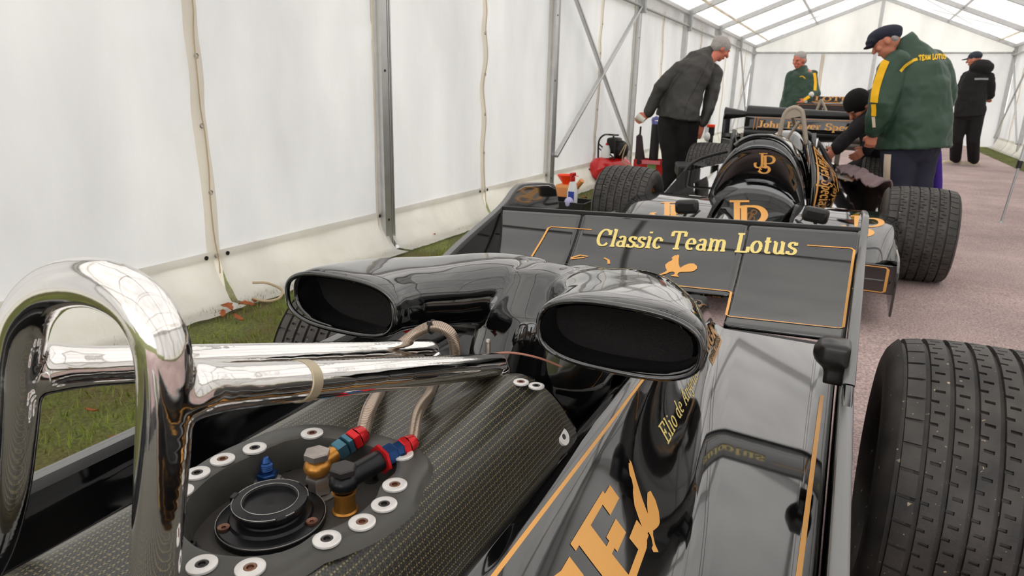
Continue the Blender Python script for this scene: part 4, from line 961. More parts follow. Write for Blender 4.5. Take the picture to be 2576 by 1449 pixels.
text_decal('side_lettering', 'John Player', lambda u, v: fk(.54+v*.32, .90-u), gold, car2, .80, 1.0, .18, .08)
# roll hoop
hp = [gy(x, y, 6.3) for x, y in [(1958, 352), (1970, 300), (1978, 282), (1990, 273), (2002, 271), (2014, 277), (2020, 292), (2028, 360)]]
g = G(); g.sweep(catmull(hp, 5), .019, n=12, caps='round'); hh = g.obj('roll_hoop', grey_hoop, car2)
g = G(); g.prism([p+V((0, -.012, 0)) for p in hp[1:7]], (0, .02, 0)); g.obj('hoop_gusset', grey_hoop, car2)
g = G(); g.tube(hp[0]+V((.05, .03, -.02)), (hp[6]+hp[1])/2+V((.05, 0, -.03)), .011); g.tube(hp[3], V((C2+.05, 6.95, .80)), .015); g.obj('hoop_brace', grey_hoop, car2)
# black overflow pipes curving round the cowl
g = G(); g.sweep(catmull([gy(x, y, Y) for x, y, Y in [(1875, 363, 6.6), (1845, 377, 6.5), (1800, 388, 6.4), (1760, 400, 6.3), (1733, 418, 6.2), (1715, 445, 6.1), (1708, 462, 6.0), (1706, 480, 6.0)]], 6), .014, n=10); g.obj('black_pipe', black_pl, car2)
g = G(); g.sweep(catmull([gy(x, y, Y) for x, y, Y in [(1940, 345, 6.8), (1985, 332, 6.8), (2030, 335, 6.75), (2060, 362, 6.6), (2085, 410, 6.5), (2096, 440, 6.4)]], 6), .020, n=10); g.obj('black_pipe', black_pl, car2)
g = G(); g.box(gy(1740, 428, 6.9), (.30, .5, .12), Matrix.Rotation(.3, 3, 'Z')); g.obj('radiator_duct', matt, car2, bevel=.02)
for k in range(4):
    g = G(); c = gy(1742+k*9, 425+k*1.5, 6.62); g.box(c, (.03, .01, .09), Matrix.Rotation(.3, 3, 'X')); g.obj('duct_louvre', black_pl, car2)
# exhausts and rear box
for i, (x, y, r_, L) in enumerate(((2150, 352, .055, .25), (2150, 368, .045, .3), (2180, 385, .05, .22))):
    c = gy(x, y, 7.9); g = G(); g.tube(c-V((L/2, 0, 0)), c+V((L/2, 0, 0)), r_, n=18); g.obj('exhaust_can', exh, car2, bevel=.006)
# rear wing: two boxed ends, slats and lettered centre panel
YW = 8.2; zz = lambda y: gy(1950, y-2, YW).z
xw = lambda px: gy(px, 320, YW).x
RWN = empty('rear_wing', (C2, YW, .7), parent=car2, label='wide stacked rear wing with gold lettering')
xl, xl2, xr2, xr = xw(1823), xw(1879), xw(2212), xw(2262)
for x, nm in ((xl, 0), (xl2, 0), (xr2, 0), (xr, 0)):
    g = G(); g.prism([(x, y, z) for y, z in [(YW-.16, zz(377)), (YW-.18, zz(300)), (YW-.12, zz(282)), (YW+.25, zz(280)), (YW+.30, zz(377))]], (.012, 0, 0)); g.obj('end_plate', gloss, RWN, bevel=.004)
for a, b in ((xl, xl2), (xr2, xr)):
    for y in (291, 370):
        g = G(); g.sweep([(a, YW-.08, zz(y)), (b, YW-.08, zz(y))], (.07, .030), n=16, upv=(0, 0, 1)); g.obj('wing_slat', gloss2, RWN)
    g = G(); g.box(((a+b)/2, YW+.12, zz(355)), (abs(b-a), .02, .10)); g.obj('wing_backboard', gloss, RWN)
for y, w, h in ((287, .08, .030), (334, .12, .055)):
    g = G(); g.sweep([(xl2, YW-.10, zz(y)), (xr2, YW-.10, zz(y))], (w, h), n=18, upv=(0, 0, 1)); g.obj('wing_slat', gloss2, RWN)
zb, zt = zz(327), zz(296)
panel = lambda u, v, h=0: V((xl2+(xr2-xl2)*u, YW-.23+.04*v-.005-h, zb+(zt-zb)*v))
g = G(); g.grid(lambda u, v: panel(u, v, -.006), 4, 4); g.obj('lettered_panel', gloss, RWN, solid=.01)
text_decal('wing_lettering', 'John Player Special', lambda u, v: panel(.105+u, .18+v), gold, RWN, .80, .52, .20, .07)
line_decal('gold_border', [[(.10, 0), (.103, 1)], [(.075, 0), (.078, 1)]], .006, panel, orange_gold, RWN)
line_decal('gold_border', [[(.09, .93), (.95, .93)]], .05, panel, orange_gold, RWN)
for s_ in (-1, 1):
    g = G(); g.bar((C2+.5*s_-.1, 8.2, .28), (C2+.5*s_-.1, 8.2, zz(340)), .05, .02, (0, 1, 0)); g.obj('wing_post', exh, RWN)
g = G(); g.box((C2, 8.0, .34), (.3, .5, .28)); g.obj('gearbox', darksteel, car2, bevel=.03)
TF2 = wheel(car2, -1.49, 5.1, .305, TY_F, 'front tyre on the grass side', 0, .02)
wheel(car2, .45, 5.1, .305, TY_F, 'front tyre on the carpet side', 0, .05)
wheel(car2, -1.36, 7.7, .325, TY_R, None); wheel(car2, .34, 7.7, .325, TY_R, None)
# fleece thrown over the pod
g = G()
EDG = [(.03, 6.85), (.10, 6.5), (.17, 6.1), (.24, 5.75), (.28, 5.55)]
def fl(u, v):
    k = u*(len(EDG)-1); i = min(int(k), len(EDG)-2); f = k-i; x = EDG[i][0]*(1-f)+EDG[i+1][0]*f; y = EDG[i][1]*(1-f)+EDG[i+1][1]*f
    x += (v-.62)*.22*(1-.25*u); z = .535+.035*math.sin(PI*v)+.035*noise.noise(V((x*9, y*7, 1)))+.02*noise.noise(V((x*25, y*20, 2)))
    if v > .7: z -= (v-.7)*.40
    return V((x, y+.1*v, z))
g.grid(fl, 50, 18); o = g.obj('blanket', fleece, None, solid=.012, ang=80); tag(o, 'mauve-grey fleece draped over the second car\'s side pod', 'blanket')

# ================================================================ THIRD CAR, MOSTLY HIDDEN
car3 = empty('racing_car', (-.45, 11.0, 0), 'farthest black racing car, mostly hidden behind the second car\'s rear wing', 'racing car')
g = G(); secs = [(9.15, .14, .36), (9.7, .26, .60), (10.3, .30, .72), (10.9, .26, .80), (11.6, .20, .66)]
_c = car2; car2 = car3; body(-.49, secs, 'hull'); car2 = _c
ap = gy(2066, 250, 10.9)
for x, y in ((2050, 287), (2082, 287)):
    g = G(); g.tube(ap, gy(x, y, 10.9), .017); g.obj('roll_hoop_leg', grey_hoop, car3)
g = G(); g.tube(gy(2070, 272, 10.9), gy(2070, 290, 10.95), .012); g.obj('hoop_brace', grey_hoop, car3)
lx = gy(2003, 258, 11.5).x; rx_ = gy(2180, 258, 11.5).x
g = G(); g.box(((lx+rx_)/2, 11.55, .935), (rx_-lx, .05, .26)); g.obj('rear_wing_panel', mat('brown_black_paint', (.03, .02, .018), .25, lin=True), car3, bevel=.01)
line_decal('gold_border', [[(0, 0), (0, .9), (.02, 1), (1, 1)]], .03, lambda u, v: V((lx+.02+(rx_-lx-.04)*u, 11.52, .83+.215*v)), orange_gold, car3)
g = G(); g.box(((lx+rx_)/2, 11.42, .845), (rx_-lx, .2, .06)); g.obj('rear_wing_flap', gloss2, car3, bevel=.02)
l2, r2 = gy(2044, 248, 11.9).x, gy(2160, 248, 11.9).x
zb3, zt3 = gy(2050, 259, 11.9).z, gy(2050, 242, 11.9).z
g = G(); g.box(((l2+r2)/2, 11.92, (zb3+zt3)/2), (r2-l2, .02, zt3-zb3)); g.obj('lettered_board', gloss2, car3)
text_decal('board_lettering', 'LOTUS', lambda u, v: V((l2+.03+u, 11.905, zb3+.035+v)), gold, car3, (r2-l2)*.92, (zt3-zb3)*.66, .2, .08)
line_decal('gold_border', [[(0, 0), (1, 0)]], .012, lambda u, v: V((l2+(r2-l2)*u, 11.905, zb3+.015+v)), gold, car3)
for x in (-1.25, .30):
    for y, me, R in ((9.9, TY_F, .305), (11.3, TY_R, .325)): wheel(car3, x, y, R, me)
for s_ in (-1, 1):
    g = G(); g.bar((-.48+.25*s_, 11.55, .3), (-.48+.25*s_, 11.6, 1.1), .04, .02, (0, 1, 0)); g.obj('wing_post', galv, car3)

# ================================================================ THINGS STANDING ABOUT
# air compressor
c = gy(1535, 424, 8.6); cp = empty('air_compressor', (c.x, c.y, 0), 'red-tanked air compressor with black motor frame on the grass by the wall', 'compressor')
ax = V((.55, .8, 0)).normalized(); g = G(); g.sweep([c-ax*.17, c+ax*.17], .150, n=28, caps='round'); g.obj('tank', red_paint, cp)
g = G(); q = c-ax*.345; g.lathe([(0, -.006), (.012, -.006), (.014, .01)], q, ax, 12); g.obj('drain_plug', darksteel, cp)
for s_ in (-1, 1):
    w = gy(1491, 448, 8.40) if s_ > 0 else c-ax*.22+V((-ax.y, ax.x, 0))*-.14; w.z = .066
    g = G(); g.lathe([(0, -.02), (.045, -.02), (.062, -.016), (.066, 0), (.062, .016), (.045, .02), (0, .02)], w, (-ax.y, ax.x, 0), 24); g.obj('wheel', black_pl, cp)
g = G(); g.box((c.x+ax.x*.2, c.y+ax.y*.2, .03), (.2, .06, .06)); g.obj('foot', black_pl, cp, bevel=.01)
m0 = gy(1536, 372, 8.6); g = G(); g.box(m0+V((.03, .05, .03)), (.16, .2, .20)); g.ell(m0+V((.11, .08, -.02)), (.10, .13, .12)); g.obj('motor', matt, cp, bevel=.03)
g = G()
for dx in (-.13, .09):
    P = [m0+V((dx, -.09, -.14)), m0+V((dx, -.10, .08)), m0+V((dx*.6, -.08, .16)), m0+V((dx*.6, .12, .16))]; g.sweep(catmull(P, 4), .012, n=8)
g.tube(m0+V((-.13, -.1, .05)), m0+V((.09, -.1, -.12)), .010); g.tube(m0+V((-.13, -.1, .0)), m0+V((.05, -.1, -.14)), .008); g.tube(m0+V((-.08, .1, .16)), m0+V((.05, .1, .16)), .012); g.tube(m0+V((.09, -.08, .10)), m0+V((.19, -.08, .09)), .012)
g.obj('guard_frame', black_pl, cp, kind='stuff')
g = G(); g.sweep([m0+V((-.03, -.10, -.12)), m0+V((-.03, -.10, -.02)), m0+V((-.02, -.10, .04))], [(.062, .04), (.062, .04), (.03, .03)], n=16); g.obj('white_filter', white_pl, cp)
g = G(); g.tube(m0+V((-.02, -.10, .04)), m0+V((-.02, -.10, .065)), .016); g.obj('red_cap', red_pl, cp)
g = G(); g.sweep(catmull([m0+V((.14, -.05, -.08)), m0+V((.22, -.05, .06)), m0+V((.20, -.1, -.15)), m0+V((.33, -.05, -.22)), m0+V((.30, 0, -.33)), m0+V((.38, .1, -.36))], 6), .007, n=6); g.obj('air_line', rope_m, cp)
# jerry can with funnel, spray bottle and tray
j = V((-2.50, 6.35, 0)); t = empty('jerry_can', j, 'tan plastic jerry can standing behind the near rear wing', 'jerry can')
zt = gy(1393, 460, 6.35).z
g = G(); g.box((j.x, j.y, zt*.5), (.20, .17, zt)); g.obj('can_body', tan_pl, t, bevel=.03)
g = G(); g.tube((j.x+.11, j.y, zt-.02), (j.x+.17, j.y-.02, zt+.05), .026); g.obj('can_spout', tan_pl, t)
fz = gy(1393, 437, 6.35).z
g = G(); g.lathe([(.02, zt-.02), (.035, zt+.01), (.085, fz-.012), (.088, fz), (.082, fz), (.03, zt+.02), (.016, zt-.01)], (j.x-.01, j.y, 0), (0, 0, 1), 28); g.box((j.x+.10, j.y, fz-.004), (.05, .02, .006)); o = g.obj('funnel', orange_pl, None); tag(o, 'bright orange funnel set in the neck of the tan jerry can', 'funnel')
s = V((-2.36, 6.16, .05)); sp = empty('spray_bottle', s, 'white trigger spray bottle with red head beside the tan jerry can', 'spray bottle')
zs = gy(1408, 452, 6.16).z
g = G(); g.sweep([s, s+V((0, 0, .16)), s+V((0, 0, .23)), s+V((0, 0, .27))], [(.050, .035), (.052, .036), (.036, .028), (.016, .016)], n=20, ex=2.6); g.obj('bottle', white_pl, sp)
g = G(); g.tube(s+V((0, 0, .26)), s+V((0, 0, .31)), .020); g.box(s+V((.0, -.01, .33)), (.035, .09, .035)); g.box(s+V((0, -.05, .295)), (.014, .014, .06)); g.obj('trigger_head', red_pl, sp, bevel=.006)
g = G(); g.box(s+V((.0, -.036, .12)), (.06, .004, .10)); g.obj('blue_label', blue_pl, sp)
t = empty('tool_tray', (-2.38, 6.12, 0), 'open black plastic tray holding the spray bottle on the grass', 'tray')
g = G(); g.box((-2.38, 6.12, .02), (.42, .30, .03))
for a, b, w, d in ((-2.38, 6.27, .42, .015), (-2.38, 5.97, .42, .015), (-2.59, 6.12, .015, .30), (-2.17, 6.12, .015, .30)): g.box((a, b, .075), (w, d, .13))
g.obj('tray_body', black_pl, t, bevel=.004)
g = G(); c = V((-2.27, 6.00, .10)); g.ell(c+V((-.06, 0, .03)), (.045, .045, .055)); o = g.obj('polishing_cloth', mat('lilac_cloth', (190, 184, 226), .8), None); tag(o, 'crumpled lilac cleaning cloth lying in the black tray', 'cloth')
# red crate with tubes
r = V((-2.56, 9.9, 0)); t = empty('plastic_crate', r, 'red plastic crate with a green label, behind the bending man', 'crate')
g = G(); rot = Matrix.Rotation(.15, 3, 'Z')
zc = gy(1630, 400, 9.9).z
for dx, dy, w, d in ((0, -.15, .50, .02), (0, .15, .50, .02), (-.24, 0, .02, .30), (.24, 0, .02, .30)): g.box(r+V((dx, dy, zc/2)), (w, d, zc))
g.box(r+V((0, 0, .01)), (.48, .3, .02)); g.obj('crate_body', red_pl, t)
g = G(); g.box(r+V((.02, -.163, zc*.5)), (.13, .004, zc*.8)); g.obj('green_label', green_lb, t)
g = G(); g.bar(r+V((-.12, -.17, zc-.03)), r+V((.14, -.17, zc-.03)), .02, .05); g.obj('pink_tape', mat('pink_tape', (235, 130, 140), .6), t)
g = G(); z1 = gy(1647, 312, 9.9).z; p = gy(1647, 360, 9.85); g.tube((p.x, 9.85, .02), (p.x, 9.85, z1), .065, n=20); o = g.obj('parts_tube', black_pl, None); tag(o, 'tall black tube standing in the red crate', 'tube')
g = G(); R = random.Random(5)
for k in range(14): a = R.uniform(0, 2*PI); g.ell((p.x+.05*math.cos(a), 9.85+.05*math.sin(a), z1+R.uniform(.01, .09)), (.025, .02, .03), nu=6, nv=4)
o = g.obj('rag_bundle', mat('periwinkle_rag', (120, 124, 190), .8), None, kind='stuff'); tag(o, 'blue-lilac rags stuffed into the top of the black tube', 'rags')
p = gy(1613, 370, 9.8); zu = gy(1610, 318, 9.8).z
u = empty('folded_umbrella', (p.x, 9.8, 0), 'dark brown folded umbrella propped in the red crate', 'umbrella')
g = G(); g.sweep([(p.x, 9.8, .04), (p.x, 9.8, .18), (p.x-.02, 9.8, zu*.52), (p.x-.04, 9.8, zu*.80), (p.x-.03, 9.8, zu*.84)], [(.03, .03), (.085, .07), (.06, .05), (.045, .04), (.015, .015)], n=14); g.obj('umbrella_cloth', mat('dark_brown_cloth', (58, 44, 48), .8, bump=.8, bscale=20), u)
g = G(); g.tube((p.x-.03, 9.8, zu*.82), (p.x-.03, 9.8, zu), .014); g.obj('umbrella_handle', matt, u)
# ear defenders / bottle behind the man
c = gy(1790, 330, 9.6); 
t = empty('garden_sprayer', (c.x, 9.6, 0), 'small sprayer with orange cap and white bottle beyond the bending man', 'sprayer')
g = G(); g.tube((c.x, 9.6, 0), (c.x, 9.6, c.z-.06), .03); g.box((c.x, 9.6, c.z), (.07, .07, .12)); g.obj('sprayer_body', black_pl, t, bevel=.01)
g = G(); g.box((c.x-.01, 9.58, c.z+.07), (.10, .07, .04)); g.obj('orange_cap', orange_pl, t, bevel=.01)
g = G(); q = gy(1779, 344, 9.5); g.ell(q, (.04, .04, .06)); g.obj('white_bottle', white_pl, t)
# purple umbrella by the tall man
p0 = gy(2358, 355, 7.25); p1 = V((gz(2372, 510).x*1.0, 7.35, .012)); u = empty('folded_umbrella', (p1.x, p1.y, 0), 'purple folded umbrella with red mark leaning beside the man in green', 'umbrella')
p1 = V((gy(2372, 500, 7.35).x, 7.35, .012))
g = G(); g.sweep([p0, p0.lerp(p1, .15), p0.lerp(p1, .45), p0.lerp(p1, .8), p0.lerp(p1, .97)], [(.02, .02), (.034, .026), (.042, .03), (.036, .026), (.010, .010)], n=16, ex=1.6); g.obj('umbrella_cloth', purple_cl, u)
g = G(); g.tube(p0.lerp(p1, .95), p1, .006); g.tube(p0, p0+(p0-p1).normalized()*.12, .014); g.obj('umbrella_shaft', black_pl, u)
g = G(); q = p0.lerp(p1, .12); g.box(q+V((-.005, -.034, 0)), (.03, .006, .07)); g.obj('red_mark', red_pl, u)
# telescopic leg on the carpet
b = gz(2517, 564); a = gy(2576, 378, 8.15); d = (a-b).normalized(); g = G()
t = empty('folding_canopy_leg', b, 'thin grey telescopic leg standing on the carpet at right edge', 'canopy leg')
g = G(); g.tube(b+d*.0, b+d*.62, .011); g.obj('lower_tube', galv, t)
g = G(); g.tube(b+d*.58, b+d*2.3, .017); g.obj('upper_tube', alum, t)
g = G(); g.tube(b+d*.55, b+d*.62, .024); g.obj('clamp', black_pl, t)
g = G(); g.lathe([(0, 0), (.028, 0), (.03, .008), (.016, .03), (0, .03)], b, (0, 0, 1), 16); g.obj('rubber_foot', galv, t)
# fallen leaves
R = random.Random(9)
LV = [(573, 778, 40), (622, 768, 30), (600, 800, 26), (640, 755, 22), (505, 1015, 24), (290, 1100, 26), (1470, 500, 18), (1452, 478, 14), (960, 600, 24), (1085, 590, 20), (230, 1030, 22), (560, 790, 24)]
for i, (x, y, s_) in enumerate(LV):
    p = gz(x, y, .02); L = s_*.0011*(p-EYEV).length/1.6; a = R.uniform(0, 6.28); g = G()
    def lf(u, v):
        w = math.sin(PI*u)**.7*.45*(1+.25*math.sin(u*19)); return V(((u-.5), (v-.5)*w, .15*math.sin(3*u+i)+.25*abs(v-.5)))
    g.grid(lf, 12, 4); M = Matrix.Rotation(a, 3, 'Z') @ Matrix.Rotation(R.uniform(-.4, .4), 3, 'X')
    g.v = [tuple(M @ (V(q)*L)+p) for q in g.v]; o = g.obj('fallen_leaf', leaf_m, None, solid=.001); tag(o, 'small curled brown leaf, one of several scattered over grass by the left wall', 'leaf', 'fallen leaves on the grass')

# ================================================================ PEOPLE
def hand(g, w, d, side_, s=1, curl=.5, gap=.021):
    """palm and five fingers from wrist w along d; side_ points to the thumb"""
    d = V(d).normalized(); sd = V(side_); sd = (sd-d*sd.dot(d)).normalized(); nrm = d.cross(sd)
    g.sweep([w-d*.03*s, w+d*.02*s, w+d*.085*s], [(.024*s, .02*s), (.036*s, .017*s), (.040*s, .014*s)], n=10, upv=tuple(nrm), caps='round')
    for k, L in enumerate((.070, .078, .073, .058)):
        b = w+d*.082*s+sd*((1.5-k)*gap*s); d1 = (d*math.cos(curl*.5)+nrm*math.sin(curl*.5)).normalized(); d2 = (d*math.cos(curl*1.5)+nrm*math.sin(curl*1.5)).normalized()
        g.sweep([b-d*.02*s, b+d1*L*.5*s, b+d1*L*.5*s+d2*L*.5*s], [(.0095*s,)*2, (.009*s,)*2, (.0075*s,)*2], n=8, caps='round')
    b = w+d*.025*s+sd*.03*s; d1 = (d*.7+sd*.6+nrm*.3).normalized(); d2 = (d*.9+sd*.1+nrm*.5).normalized()
    g.sweep([b-d1*.01*s, b+d1*.035*s, b+d1*.035*s+d2*.03*s], [(.013*s,)*2, (.011*s,)*2, (.008*s,)*2], n=8, caps='round')
def head(g, c, f, u, s=1):
    f = V(f).normalized(); u = V(u); u = (u-f*u.dot(f)).normalized(); r_ = f.cross(u); M = Matrix((r_, f, u)).transposed()
    g.ell(c+u*.02*s, (.074*s, .093*s, .092*s), M); g.ell(c+f*.030*s-u*.045*s, (.055*s, .058*s, .062*s), M)
    g.ell(c+f*.045*s-u*.085*s, (.035*s, .035*s, .025*s), M)                    # chin
    g.sweep([c+f*.085*s+u*.02*s, c+f*.108*s-u*.018*s], [(.010*s,)*2, (.017*s,)*2], n=8, caps='round'); g.ell(c+f*.088*s-u*.055*s, (.026*s, .010*s, .009*s), M)
    for q in (-1, 1):
        g.ell(c+r_*q*.076*s-u*.005*s-f*.005*s, (.010*s, .020*s, .032*s), M); g.ell(c+f*.083*s+r_*q*.030*s+u*.030*s, (.022*s, .010*s, .007*s), M); g.ell(c+f*.06*s+r_*q*.038*s-u*.02*s, (.025*s, .025*s, .025*s), M)
    return M
def eyes(p, c, M, s=1):
    for q in (-1, 1): g = G(); g.ell(c+M @ V((q*.030*s, .085*s, .014*s)), (.012*s, .007*s, .006*s), nu=8, nv=6); g.obj('eye', eye_m, p)
def shoe(g, a, d, s=1):
    d = V((d[0], d[1], 0)).normalized(); z = .045
    g.sweep([V((a.x, a.y, z+.01))-d*.07*s, V((a.x, a.y, z))+d*.06*s, V((a.x, a.y, z-.008))+d*.17*s], [(.042*s, .050), (.048*s, .045), (.040*s, .034)], n=12, caps='round', upv=(0, 0, 1))
def sq(px, Y): return gy(px[0], px[1], Y)
def stripe_on(name, pts, w, m, parent, hit):
    """band of pixel width w painted on a garment"""
    P = catmull([(x, y, 0) for x, y in pts], 6); g = G(); vs = []; n = 4
    for i in range(len(P)):
        a, b = P[max(0, i-1)], P[min(len(P)-1, i+1)]; dx, dy = b[0]-a[0], b[1]-a[1]; L = math.hypot(dx, dy)
        for k in range(n+1): t = (k/n-.5)*w; vs.append(hit(P[i][0]-dy/L*t, P[i][1]+dx/L*t))
    g.add(vs, [((n+1)*i+k, (n+1)*i+k+1, (n+1)*i+k+n+2, (n+1)*i+k+n+1) for i in range(len(P)-1) for k in range(n)]); return g.obj(name, m, parent, ang=80)

# ---- bending man in the dark jacket
Y = 8.2; P1 = empty('person', (-1.80, 8.3, 0), 'grey-haired person in charcoal jacket bending over with a cup in hand', 'person')
F = V((.62, .78, 0)); q = lambda x, y, dy=0: gy(x, y, Y+dy)
bd = G(); hc = q(1812, 123, .30); M = head(bd, hc, (.72, .45, -.55), (.55, .35, .75), 1.12)
bd.sweep([q(1775, 158, .15), q(1800, 138, .25)], [(.062, .062), (.060, .062)], n=12, caps='round')
bd.sweep([q(1712, 285), q(1730, 220, .05), q(1758, 168, .15)], [(.15, .10), (.14, .10), (.14, .08)], n=14, upv=tuple(F), caps='round')
LA = [q(1712, 172, .05), q(1658, 224, -.08), q(1632, 283, -.10)]; RA = [q(1797, 183, .25), q(1790, 247, .15), q(1768, 308, .05)]
for A_ in (LA, RA): bd.sweep(A_+[A_[2]+(A_[2]-A_[1])*.12], [.05, .042, .030, .027], n=10, caps='round')
bd.sweep([LA[0].lerp(RA[0], .25), RA[0].lerp(LA[0], .25)], .05, n=10, caps='round')
hand(bd, LA[2]+(LA[2]-LA[1])*.10, q(1612, 296, -.15)-LA[2], (0, 0, 1), 1.15, .9)
hand(bd, RA[2]+(RA[2]-RA[1])*.12, q(1752, 350, .05)-RA[2], (-1, -.3, .1), 1.15, .45)
LG = [[q(1683, 315), q(1688, 400, .02), V((-1.93, 8.25, .09))], [q(1730, 315), q(1727, 400, .10), V((-1.74, 8.36, .09))]]
for L in LG: bd.sweep(L, [.085, .065, .045], n=12, caps='round')
b1 = bd.obj('body', skin_red, P1, vox=.0075, sm=2)
jk = G()
jk.sweep([q(1703, 297), q(1708, 270), q(1722, 225, .05), q(1742, 182, .12), q(1762, 152, .2), q(1783, 138, .25)], [(.315, .21), (.285, .20), (.27, .185), (.27, .17), (.22, .14), (.095, .09)], n=26, upv=tuple(F))
for A_ in (LA, RA): jk.sweep([A_[0]+V((.06 if A_ is LA else -.03, .02, .03)), A_[0], A_[0].lerp(A_[1], .5), A_[1], A_[1].lerp(A_[2], .5), A_[2]+(A_[2]-A_[1])*.02], [.085, .092, .088, .078, .070, .058], n=16, caps='round')
jk.sweep([q(1778, 142, .22), q(1790, 133, .28)], [(.095, .09), (.082, .085)], n=20)
j1 = folds(jk.obj('jacket', charcoal, P1, vox=.011, sm=5), .05)
g = G()
for L, a in zip(LG, (0, 1)): g.sweep([L[0]+V((0, 0, .12)), L[0], L[0].lerp(L[1], .5), L[1], L[1].lerp(L[2], .5), L[2]+V((0, 0, -.02))], [.13, .135, .118, .10, .095, .088], n=18, caps='round')
g.ell(q(1706, 300, .02), (.19, .16, .15)); folds(g.obj('trousers', black_cl, P1, vox=.012, sm=5), .03)
for L in LG: g = G(); shoe(g, L[2], (.6, .8)); g.obj('shoe', matt, P1)
g = G(); u_ = M.col[2]; f_ = M.col[1]
g.ell(hc+u_*.040-f_*.018, (.100, .118, .100), M); g.ell(hc-f_*.055-u_*.005, (.092, .068, .085), M); h = g.obj('hair', hair_grey, P1, vox=.009, sm=3)
hd = q(1612, 298, -.15)
cu = empty('paper_cup', hd, 'white paper cup held low by the bending person', 'cup'); d = V((-.75, -.1, .45)).normalized(); g = G(); g.lathe([(0, -.05), (.030, -.05), (.040, .05), (.042, .053), (.038, .05), (.028, -.045), (0, -.045)], hd, d, 24); g.obj('cup_wall', paper, cu); g = G(); g.sweep([hd+d*.052+(d.orthogonal().normalized()*.041*math.cos(a*PI/12)+d.cross(d.orthogonal().normalized())*.041*math.sin(a*PI/12)) for a in range(24)], .003, n=6, close=True); g.obj('rolled_rim', paper, cu)
# jacket seams
H = hitmap(j1, .001); stripe_on('back_seam', [(1783, 152), (1758, 205), (1728, 262), (1722, 292)], 1.6, matt, P1, H)

# ---- tall man in green coat and flat cap
Y = 6.7; q = lambda x, y, dy=0: gy(x, y, Y+dy)
P2_ = empty('person', (.40, 6.75, 0), 'tall person in dark green coat with yellow sleeve stripe and navy flat cap', 'person')
F = V((-.75, .66, 0)); bd = G(); hc = q(2233, 104, -.05); M = head(bd, hc, (-.80, .12, -.55), (-.5, .1, .8), 1.12)
bd.sweep([q(2275, 140, .05), q(2250, 112, 0)], [.066, .060], n=12, caps='round')
bd.sweep([q(2290, 360, .05), q(2300, 250, .05), q(2290, 150, .05)], [(.17, .13), (.17, .13), (.17, .11)], n=14, upv=tuple(F), caps='round')
LA = [q(2243, 172, -.14), q(2221, 262, -.22), q(2199, 328, -.16)]; RA = [q(2358, 170, .16), q(2378, 245, .22), q(2340, 310, .30)]
for A_ in (LA, RA): bd.sweep(A_, [.05, .042, .03], n=10, caps='round')
bd.sweep([LA[0], q(2300, 165, .05), RA[0]], .06, n=10, caps='round')
hand(bd, q(2198, 336, -.16), V((-.12, .3, -1)), (-1, 0, 0), 1.1, .9)
hand(bd, q(2335, 318, .30), V((-.8, .3, -.3)), (0, 0, 1), 1.1, .9)
LG = [[q(2262, 380, -.03), q(2256, 460, -.03), V((gy(2252, 560, 6.7).x, 6.68, .09))], [q(2318, 380, .10), q(2308, 460, .10), V((gy(2298, 560, 6.8).x, 6.82, .09))]]
for L in LG: bd.sweep(L, [.085, .065, .045], n=12, caps='round')
bd.obj('body', skin_m, P2_, vox=.0075, sm=2)
jk = G(); jk.sweep([q(2293, 372, .05), q(2296, 330, .05), q(2300, 270, .05), q(2303, 215, .05), q(2303, 172, .05), q(2292, 140, .05), q(2272, 118, .03)], [(.285, .29), (.285, .28), (.275, .26), (.265, .235), (.24, .20), (.16, .15), (.10, .10)], n=30, upv=tuple(F))
for A_ in (LA, RA): jk.sweep([A_[0]+V((.03 if A_ is LA else -.04, 0, .05)), A_[0], A_[0].lerp(A_[1], .5), A_[1], A_[1].lerp(A_[2], .5), A_[2]], [.095, .105, .105, .098, .088, .066], n=18, caps='round')
jk.sweep([q(2283, 130, .04), q(2270, 108, .03), q(2264, 98, .03)], [(.125, .12), (.105, .11), (.09, .10)], n=22)
j2 = folds(jk.obj('coat', green_coat, P2_, vox=.012, sm=5), .055)
H = hitmap(j2)
stripe_on('sleeve_stripe', [(2229, 152), (2214, 190), (2203, 228), (2199, 258)], 19, yellow_cl, P2_, H)
stripe_on('sleeve_stripe', [(2198, 262), (2199, 278), (2198, 292)], 12, yellow_cl, P2_, H)
stripe_on('sleeve_piping', [(2197, 294), (2198, 308), (2199, 320)], 8, cream_cl, P2_, H)
stripe_on('back_piping', [(2264, 180), (2276, 166), (2292, 155), (2308, 149)], 7, stitch_y, P2_, H)
text_decal('back_lettering', 'TEAM LOTUS', lambda u, v: H(2311+u, 153-.07*u-v), stitch_y, P2_, 68, 13, .28, .17, serif=False)
g = G()
for L in LG: g.sweep([L[0]+V((0, 0, .14)), L[0], L[0].lerp(L[1], .5), L[1], L[1].lerp(L[2], .5), L[2]+V((0, 0, -.02))], [.13, .14, .128, .112, .105, .10], n=18, caps='round')
g.ell(q(2290, 370, .04), (.21, .2, .16)); t2 = folds(g.obj('trousers', navy, P2_, vox=.012, sm=5), .035)
H = hitmap(t2); stripe_on('trouser_stripe', [(2234, 388), (2232, 420), (2232, 460), (2239, 500), (2246, 535)], 17, cream_cl, P2_, H)
for L in LG: g = G(); shoe(g, L[2], (-.7, .7)); g.obj('shoe', matt, P2_)
u_, f_, r_ = M.col[2], M.col[1], M.col[0]
cp_ = G(); Mc = Matrix((r_, (f_*.95+u_*.25).normalized(), (u_*.95-f_*.25).normalized())).transposed()
cp_.ell(hc+u_*.062-f_*.005, (.108, .135, .066), Mc); cp_.ell(hc+u_*.055+f_*.075, (.092, .075, .040), Mc); cp_.ell(hc+u_*.035+f_*.125, (.075, .055, .012), Mc); cp_.ell(hc+u_*.03-f_*.05, (.092, .075, .06), Mc)
cp_.obj('flat_cap', navy, P2_, vox=.008, sm=4)
